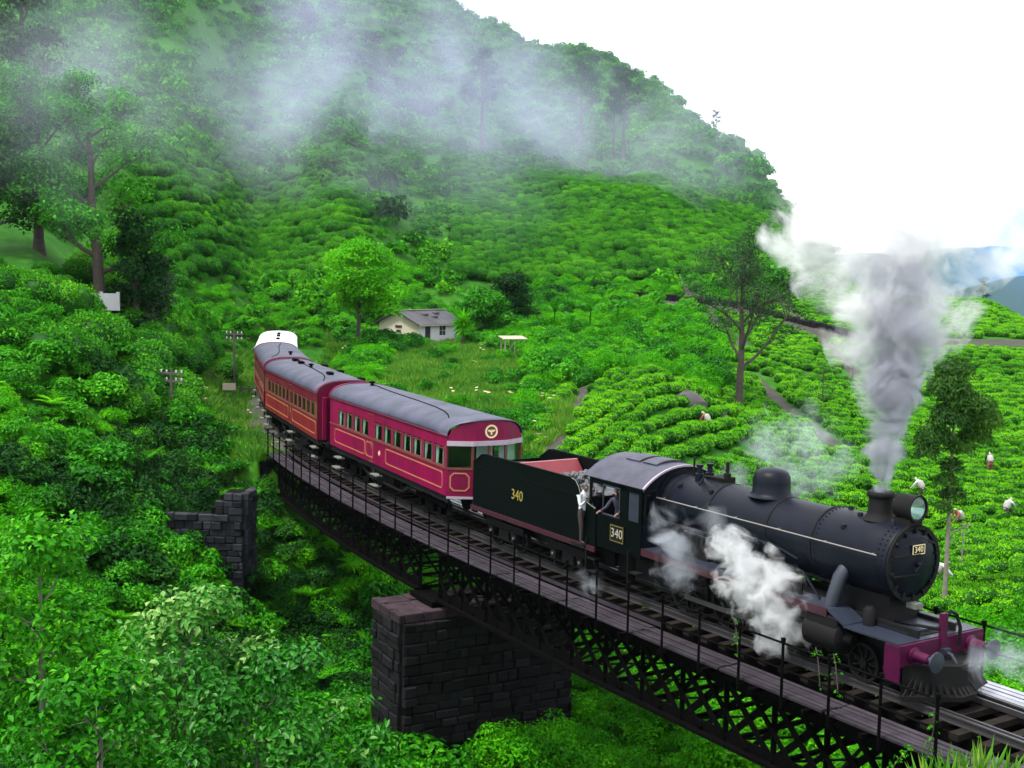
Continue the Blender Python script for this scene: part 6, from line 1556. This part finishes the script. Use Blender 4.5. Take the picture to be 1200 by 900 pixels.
make_tree('broadleaf_tree', at(-25, 81), 0, 'leafy tree cut off by the left edge of the photo', G, 8.5, .3, (.25, .55), 11000, 1.2, 'leaf_dark', 'bark', limbs=8, first=.2, spread=.5, seed=24)
make_tree('grey_tree', at(30, 128), 0, 'misty grey green tree high at the upper left', G, 13.0, .4, (.5, .5), 3600, 1.6, 'leaf_grey', 'bark', limbs=9, first=.2, spread=.3, seed=34)
make_tree('round_tree', at(419, 106), 0, 'round bright green tree standing over the rear coaches', G, 8.0, .22, (.24, .6), 17000, 1.1, 'leaf_lime', 'bark', limbs=12, first=.45, spread=.30, seed=5, up=.35, ball=(6.9, 2.7, 80))
make_tree('bushy_tree', at(566, 121), 0, 'dark green bushy tree just right of the cottage', G, 5.6, .18, (.32, .55), 6500, 1.1, 'leaf_shrub', 'bark', limbs=9, first=.2, spread=.40, seed=6, ball=(3.4, 1.7, 30))
make_tree('bushy_tree', at(594, 124), 0, 'second dark bushy tree behind the timber shelter', G, 5.0, .18, (.32, .55), 5500, 1.1, 'leaf_dark', 'bark', limbs=9, first=.2, spread=.42, seed=16)
make_tree('shade_tree', at(868, 84), 0, 'tall shade tree with a bare trunk and thin grey crown in the middle tea field', G, 10.3, .30, (.19, .4), 10500, .9, 'leaf_grey', 'bark', limbs=11, first=.34, spread=.55, twigs=6, tips=4, up=.75, seed=7)
make_tree('silver_oak', at(1122, 50), 0, 'slender pale trunked tree with dark leaf clumps behind the smokebox', G, 10.4, .11, (.16, .3), 100, .3, 'leaf_olive', 'bark_pale', limbs=6, first=.35, spread=.09, twigs=3, tips=2, seed=9, crook=.02)
so_ = [o for o in COL.objects if o.name == 'silver_oak'][0]
cl = np.array([(0.0, .1, 9.7, .75), (-.25, 0, 9.0, .85), (.2, .1, 8.4, .85), (-.1, 0, 7.7, .9), (.95, 0, 8.2, .75), (1.35, .1, 7.6, .7), (1.0, .2, 7.0, .65), (-.75, .1, 6.9, .75), (-1.05, 0, 6.4, .5), (.3, 0, 6.6, .6), (-.2, 0, 5.2, .45), (.15, .1, 4.6, .5), (-.25, 0, 4.1, .35), (.0, 0, 5.8, .45)])
V, F, t = clump_leaves(cl[:, :3], cl[:, 3]*1.05, 15000, .19, .28, up=.1, inner=.1, squash=.9)
for c in so_.children:
    if c.name.startswith('crown'): c.data = mesh_join('crown', [(V, F, 0, t)], [M['leaf_olive']])
make_tree('young_tree', at(966, 88), 0, 'young thin tree alone on the tea slope left of the smoke', G, 3.4, .06, (.14, .35), 380, .35, 'leaf_grey', 'bark', limbs=7, first=.3, spread=.22, seed=10)
make_tree('young_tree', at(1000, 99), 0, 'young thin tree seen through the edge of the smoke', G, 3.0, .06, (.14, .35), 300, .35, 'leaf_grey', 'bark', limbs=7, first=.3, spread=.22, seed=11)
for u, Y, h, lb, sd in ((925, 60, 2.6, 'bare pale sapling behind the dome in drifting steam', 1), (958, 60, 2.4, 'bare pale sapling left of the chimney in drifting steam', 2), (940, 57, 2.0, 'smallest bare sapling between the dome and the chimney', 3), (1140, 56, 2.2, 'bare pale sapling right of the slender tree', 4)):
    make_tree('bare_sapling', at(u, Y), sd, lb, 'bare saplings', h, .045, (.1, .4), 60, .2, 'leaf_tea', 'bark_pale', limbs=8, first=.25, spread=.4, twigs=4, tips=2, up=.8, seed=40+sd)
sk = make_tree('ridge_tree', at(674, 268), 0, 'tall thin tree high on the misty hillside near the skyline', G, 21, .42, (.55, .4), 2600, 1.3, 'leaf_dark', 'bark', limbs=9, first=.45, spread=.2, seed=12)
for u, Y, sc_, rz, lb in ((724, 262, .95, 2, 'thin forked tree on the upper right shoulder of the hill'), (712, 264, .7, 4, 'shorter thin tree beside the forked one on the hill shoulder'), (560, 240, .95, 1, 'thin tree in the mist in the upper middle of the hill'), (852, 338, .3, 1, 'small tree on the skyline of the right shoulder'), (830, 300, .3, 3, 'small thin tree below the skyline at the right of the hill'), (545, 262, .5, 3, 'small pale trunked tree on the terraced part of the hill')): copy_tree(sk, at(u, Y), rz, sc_, lb)
make_tree('ridge_tree', at(1148, 151), 0, 'small two tiered tree alone on the right hand tea ridge', G, 3.0, .08, (.2, .5), 420, .42, 'leaf_dark', 'bark', limbs=6, first=.35, spread=.2, seed=15)
# pale leaved trees in the left foreground
make_tree('pale_tree', at(285, 29.0), 0, 'pale leaved tree in the foreground beside the bridge pier', G, 6.6, .10, (.20, .55), 6500, .6, 'leaf_pale', 'bark_pale', limbs=9, first=.35, spread=.46, twigs=5, tips=3, up=.55, seed=21, lean=(.06, 0))
make_tree('pale_tree', at(210, 30.5), 1, 'pale leaved tree left of the foreground tree below the stone wall', G, 6.2, .10, (.20, .55), 5000, .6, 'leaf_pale', 'bark_pale', limbs=8, first=.35, spread=.42, twigs=5, tips=3, up=.55, seed=22)
make_tree('pale_tree', at(40, 31), 1, 'young broad leaved tree at the lower left edge', G, 5.6, .10, (.20, .55), 4200, .6, 'leaf_shrub', 'bark_pale', limbs=8, first=.3, spread=.45, twigs=5, tips=3, up=.5, seed=23)
make_tree('leafy_tree', at(110, 25), 1, 'broad green leaved tree low in the left corner', G, 5.0, .09, (.19, .55), 3200, .55, 'leaf_shrub', 'bark_pale', limbs=8, first=.3, spread=.5, twigs=5, tips=3, up=.5, seed=25)
# banana plants and a cabbage palm near the cottage
def banana(u, Y, h, label, seed):
    r = random.Random(seed); root = empty('banana_plant', at(u, Y), 0, label, 'banana plant', 'banana plants by the field')
    MB().tube([(0, 0, -.3), (0, 0, h*.5), (.05, 0, h)], [.13, .11, .06], 8).build('stem', M['leaf_lime'], root, True)
    for k in range(8):
        a = 2.4*k + r.uniform(-.3, .3); l = h*r.uniform(.7, 1.0); e = r.uniform(.5, 1.2); mb = MB(); vs = []; q = Vector((.05, 0, h)); d = Vector((math.cos(a)*math.cos(e), math.sin(a)*math.cos(e), math.sin(e))); sd = Vector((-math.sin(a), math.cos(a), 0))
        for j in range(7):
            w = .24*math.sin(PI*(j+.3)/6.6); vs += [q - sd*w + Vector((0, 0, .05*w)), q, q + sd*w + Vector((0, 0, .05*w))]; q = q + d*(l/6); d = (d + Vector((0, 0, -.22))).normalized()
        mb.add(vs, [(j*3+c, j*3+c+1, j*3+c+4, j*3+c+3) for j in range(6) for c in (0, 1)]).build('leaf', M['leaf_lime'], root, True)
for i, (u, Y, h, lb) in enumerate(((648, 118, 2.2, 'banana plant right of the timber shelter'), (690, 116, 2.4, 'tall banana plant left of the dense field bushes'), (668, 112, 1.8, 'lower banana plant between the two taller ones'), (1022-300, 120, 2.0, 'banana plant at the edge of the dense bushes'))): banana(u, Y, h, lb, i)
cp = empty('cabbage_palm', at(541, 110), 0, 'cabbage palm with a tuft of strap leaves in front of the cottage', 'palm')
MB().tube([(0, 0, -.3), (.04, 0, .7), (0, 0, 1.5)], [.26, .18, .14], 8).build('trunk', M['bark'], cp, True)
n = 170; a = nr.random(n)*6.28; e = nr.uniform(-.7, 1.3, n); D = np.stack([np.cos(a)*np.cos(e), np.sin(a)*np.cos(e), np.sin(e)], -1); P = np.array([(0, 0, 1.7)]*n) + D*.1 + np.stack([np.zeros(n), np.zeros(n), nr.uniform(0, .9, n)], -1)
V, F = leaf_arrays(P, D, np.tile([0., 0, 1], (n, 1)) + nr.normal(size=(n, 3))*.1, nr.uniform(.8, 1.3, n), .2, .1)
link_mesh('crown', mesh_join('crown', [(V, F, 0, np.repeat(nr.uniform(.3, .9, n), 4))], [M['leaf_lime']]), cp)

# ---------------------------------------------------------------- smoke, steam, mist and haze
def vol_mat(name, colour, density, scale=None, lo=.42, hi=.62, detail=3, absorb=None, step=1.0, aniso=0.1, stretch=(1, 1, 1)):
    m, n, l = new_mat(name)
    out = n.new('ShaderNodeOutputMaterial'); v = n.new('ShaderNodeVolumePrincipled')
    v.inputs['Color'].default_value = (*colour, 1); v.inputs['Density'].default_value = density; v.inputs['Anisotropy'].default_value = aniso
    if absorb: v.inputs['Absorption Color'].default_value = (*absorb, 1)
    if scale:
        tc = n.new('ShaderNodeTexCoord'); mp = n.new('ShaderNodeMapping'); mp.inputs['Scale'].default_value = stretch; l.new(tc.outputs['Object'], mp.inputs[0])
        no = n.new('ShaderNodeTexNoise'); no.inputs['Scale'].default_value = scale; no.inputs['Detail'].default_value = detail; no.inputs['Roughness'].default_value = .6; no.inputs['Distortion'].default_value = .6; l.new(mp.outputs[0], no.inputs['Vector'])
        mr = n.new('ShaderNodeMapRange'); mr.inputs['From Min'].default_value = lo; mr.inputs['From Max'].default_value = hi; mr.inputs['To Min'].default_value = 0; mr.inputs['To Max'].default_value = density
        l.new(no.outputs['Fac'], mr.inputs['Value']); l.new(mr.outputs[0], v.inputs['Density'])
    l.new(v.outputs[0], out.inputs['Volume'])
    m.cycles.volume_step_rate = step
    return m
def at3(u, v, Y):
    """the point at distance Y on a line of sight"""
    d = _M.to_3x3() @ Vector(((u-600)/F_PX, -(v-450)/F_PX, -1.0)); k = Y/d.y
    return Vector((d.x*k, Y, CAM_H + d.z*k))
def puffs(name, balls, label, colour, D, ns, amp, soft, voxel, step=.35, aniso=.15, detail=4, grow=1.25, fade=None):
    """a cloud: density falls off round many soft balls and is torn by noise; the mesh is only its closed bound"""
    import bmesh
    m, n, l = new_mat(name); out = n.new('ShaderNodeOutputMaterial'); v = n.new('ShaderNodeVolumePrincipled')
    v.inputs['Color'].default_value = (*colour, 1); v.inputs['Anisotropy'].default_value = aniso
    tc = n.new('ShaderNodeTexCoord'); co_ = tc.outputs['Object']
    prev = None
    for (x, y, z, r) in balls:
        ds = n.new('ShaderNodeVectorMath'); ds.operation = 'DISTANCE'; ds.inputs[1].default_value = (x, y, z); l.new(co_, ds.inputs[0])
        ma = n.new('ShaderNodeMath'); ma.operation = 'MULTIPLY_ADD'; ma.inputs[1].default_value = -1.0/r; ma.inputs[2].default_value = 1.0; l.new(ds.outputs['Value'], ma.inputs[0])
        if prev is None: prev = ma.outputs[0]
        else:
            mx = n.new('ShaderNodeMath'); mx.operation = 'SMOOTH_MAX'; mx.inputs[2].default_value = .25; l.new(prev, mx.inputs[0]); l.new(ma.outputs[0], mx.inputs[1]); prev = mx.outputs[0]
    no = n.new('ShaderNodeTexNoise'); no.inputs['Scale'].default_value = ns; no.inputs['Detail'].default_value = detail; no.inputs['Roughness'].default_value = .62; no.inputs['Distortion'].default_value = .8; l.new(co_, no.inputs['Vector'])
    mr = n.new('ShaderNodeMapRange'); mr.clamp = False; mr.inputs['From Min'].default_value = .30; mr.inputs['From Max'].default_value = .70; mr.inputs['To Min'].default_value = -amp; mr.inputs['To Max'].default_value = amp; l.new(no.outputs['Fac'], mr.inputs['Value'])
    ad = n.new('ShaderNodeMath'); ad.operation = 'ADD'; l.new(prev, ad.inputs[0]); l.new(mr.outputs[0], ad.inputs[1])
    m2 = n.new('ShaderNodeMapRange'); m2.interpolation_type = 'SMOOTHSTEP'; m2.inputs['From Min'].default_value = 0.12; m2.inputs['From Max'].default_value = 0.12 + soft; m2.inputs['To Max'].default_value = D; l.new(ad.outputs[0], m2.inputs['Value'])
    res = m2.outputs[0]
    if fade:
        sp = n.new('ShaderNodeSeparateXYZ'); l.new(co_, sp.inputs[0]); f = n.new('ShaderNodeMapRange'); f.inputs['From Min'].default_value = fade[0]; f.inputs['From Max'].default_value = fade[1]; f.inputs['To Min'].default_value = 1.0; f.inputs['To Max'].default_value = fade[2]; l.new(sp.outputs['Z'], f.inputs['Value'])
        mu = n.new('ShaderNodeMath'); mu.operation = 'MULTIPLY'; l.new(res, mu.inputs[0]); l.new(f.outputs[0], mu.inputs[1]); res = mu.outputs[0]
    l.new(res, v.inputs['Density']); l.new(v.outputs[0], out.inputs['Volume']); m.cycles.volume_step_rate = step
    bm = bmesh.new()
    for (x, y, z, r) in balls: bmesh.ops.create_icosphere(bm, subdivisions=2, radius=r*grow, matrix=Matrix.Translation((x, y, z)))
    me = bpy.data.meshes.new(name); bm.to_mesh(me); bm.free()
    ob = bpy.data.objects.new(name, me); COL.objects.link(ob)
    rm = ob.modifiers.new('fuse', 'REMESH'); rm.mode = 'VOXEL'; rm.voxel_size = voxel
    me2 = bpy.data.meshes.new_from_object(ob.evaluated_get(bpy.context.evaluated_depsgraph_get())); me2.name = name
    bpy.data.objects.remove(ob); me2.materials.clear(); me2.materials.append(m)
    return tag(link_mesh(name, me2), label, None, None, 'stuff')
def balls_px(L, Y0, jit=0.0, extra=0, seed=0):
    """(u, v, radius in px[, extra distance]) -> balls, with smaller ones budding from them"""
    r = random.Random(seed); B = []
    for q in L:
        u, v, rp = q[:3]; Y = Y0 + (q[3] if len(q) > 3 else 0); c = at3(u, v, Y); R_ = rp*Y/1439.06; B.append((c.x, c.y, c.z, R_))
        for k in range(extra):
            d = Vector((r.gauss(0, 1), r.gauss(0, 1), r.gauss(0, 1))).normalized()*R_*r.uniform(.6, .95); B.append((c.x+d.x, c.y+d.y, c.z+d.z, R_*r.uniform(.3, .6)))
    return B
Y0 = 27.3
puffs('smoke_column', balls_px([(1032,572,13),(1034,552,18),(1037,525,25,.1),(1040,495,32,.3),(1044,460,40,.4),(1048,425,46,.6),(1052,388,50,.8),(1056,352,50,1.0),(1058,318,46,1.2),(1056,290,40,1.5)], Y0), 'grey smoke column rising from the locomotive chimney', (.50,.51,.58), 4.6, 1.3, .55, .5, .16, fade=(6.6, 9.8, .10))
puffs('steam_cloud', balls_px([(1028,450,36,.9),(1018,400,45,1.1),(1012,355,54,1.4),(1002,308,64,1.8),(955,285,52,2.2),(918,290,32,2.4),(1084,400,42,1.2),(1094,350,54,1.6),(1060,265,92,2.4),(1128,258,76,2.8),(1158,288,40,2.8),(985,235,75,2.8),(1070,195,100,3.4),(1020,150,80,3.6)], Y0), 'white steam billowing round and above the smoke column', (.98,.98,1.0), 1.9, .95, .9, .75, .25, fade=(8.5, 13, .45))
puffs('cylinder_steam', balls_px([(852,640,26),(872,668,38),(893,690,44,-.2),(915,715,38,-.4),(928,742,26,-.5),(905,748,22,-.5)], 28.4), 'white steam jet blowing from the cylinder beside the boiler', (.97,.98,1.0), 3.4, 2.3, .8, .8, .10, step=.3)
puffs('drifting_steam', balls_px([(778,610,24,1.0),(792,640,32,.6),(795,668,30,.4),(690,685,20,2.0),(840,612,22,.6)], 30.0), 'thin steam drifting past the cab and firebox', (.85,.90,1.0), .9, 1.7, .8, .9, .12, step=.5)
puffs('drifting_steam', balls_px([(862,560,28),(905,520,42),(940,515,46),(965,545,42),(930,562,36)], 34.0), 'thin steam drifting behind the steam dome', (.85,.92,1.0), .36, 1.5, .8, .9, .15, step=.5)
puffs('drifting_steam', balls_px([(1152,772,26),(1175,765,34,.3),(1195,780,30,.4)], 25.2), 'thin steam at the right of the cowcatcher', (.85,.90,1.0), .8, 1.8, .7, .9, .12, step=.5)
def mist(L, label, D=.030, colour=(.76,.80,1.0)):
    B = []
    for u, v, rp, Y in L: B += balls_px([(u, v, rp)], Y)
    puffs('mist', B, label, colour, D, .05, .6, 1.1, 4.0, step=.6, aniso=0, detail=3)
mist([(90,170,120,70),(170,130,120,72),(225,200,100,90),(40,80,130,72),(120,60,140,95)], 'pale mist drifting among the left trees', .030)
mist([(400,40,170,200),(500,80,170,215),(600,120,150,230),(300,110,150,180)], 'violet mist hanging on the upper hillside', .022, (.70,.73,1.0))
mist([(680,160,150,235),(760,190,140,240),(700,250,120,215),(840,170,110,285)], 'mist along the right shoulder of the hill', .013)
mist([(430,225,110,165),(540,205,110,180),(330,190,110,150)], 'thin mist low on the middle of the hillside', .010)
B = []
for u, v, rp, Y in ((150,60,330,150),(420,80,330,190),(680,140,300,230),(500,180,260,170),(840,200,200,260)): B += balls_px([(u, v, rp)], Y)
puffs('mist', B, 'broad faint blue mist over the whole hillside', (.68,.76,1.0), .0032, .03, .35, 1.2, 6.0, step=.8, aniso=0, detail=2)

#H
hz = MB().box(-6500, 6500, -40, 9800, -260, 235).build('haze', None)
m, n, l = new_mat('haze_air'); out = n.new('ShaderNodeOutputMaterial'); v = n.new('ShaderNodeVolumePrincipled')
v.inputs['Color'].default_value = (.68, .80, 1.0, 1); v.inputs['Density'].default_value = 0.00004; v.inputs['Anisotropy'].default_value = 0.0
l.new(v.outputs[0], out.inputs['Volume']); hz.data.materials.append(m)
tag(hz, 'thin blue haze in the valley air', None, None, 'stuff')
B = [(2600, 3400, -50, 1500), (4200, 3600, -50, 1500), (1700, 2600, -80, 900), (3000, 4200, -20, 1600)]
puffs('distant_mist', B, 'blue air lying in the far valley before the mountains', (.20,.48,1.0), .0019, .002, .2, .6, 150.0, step=1.0, aniso=0, detail=1)
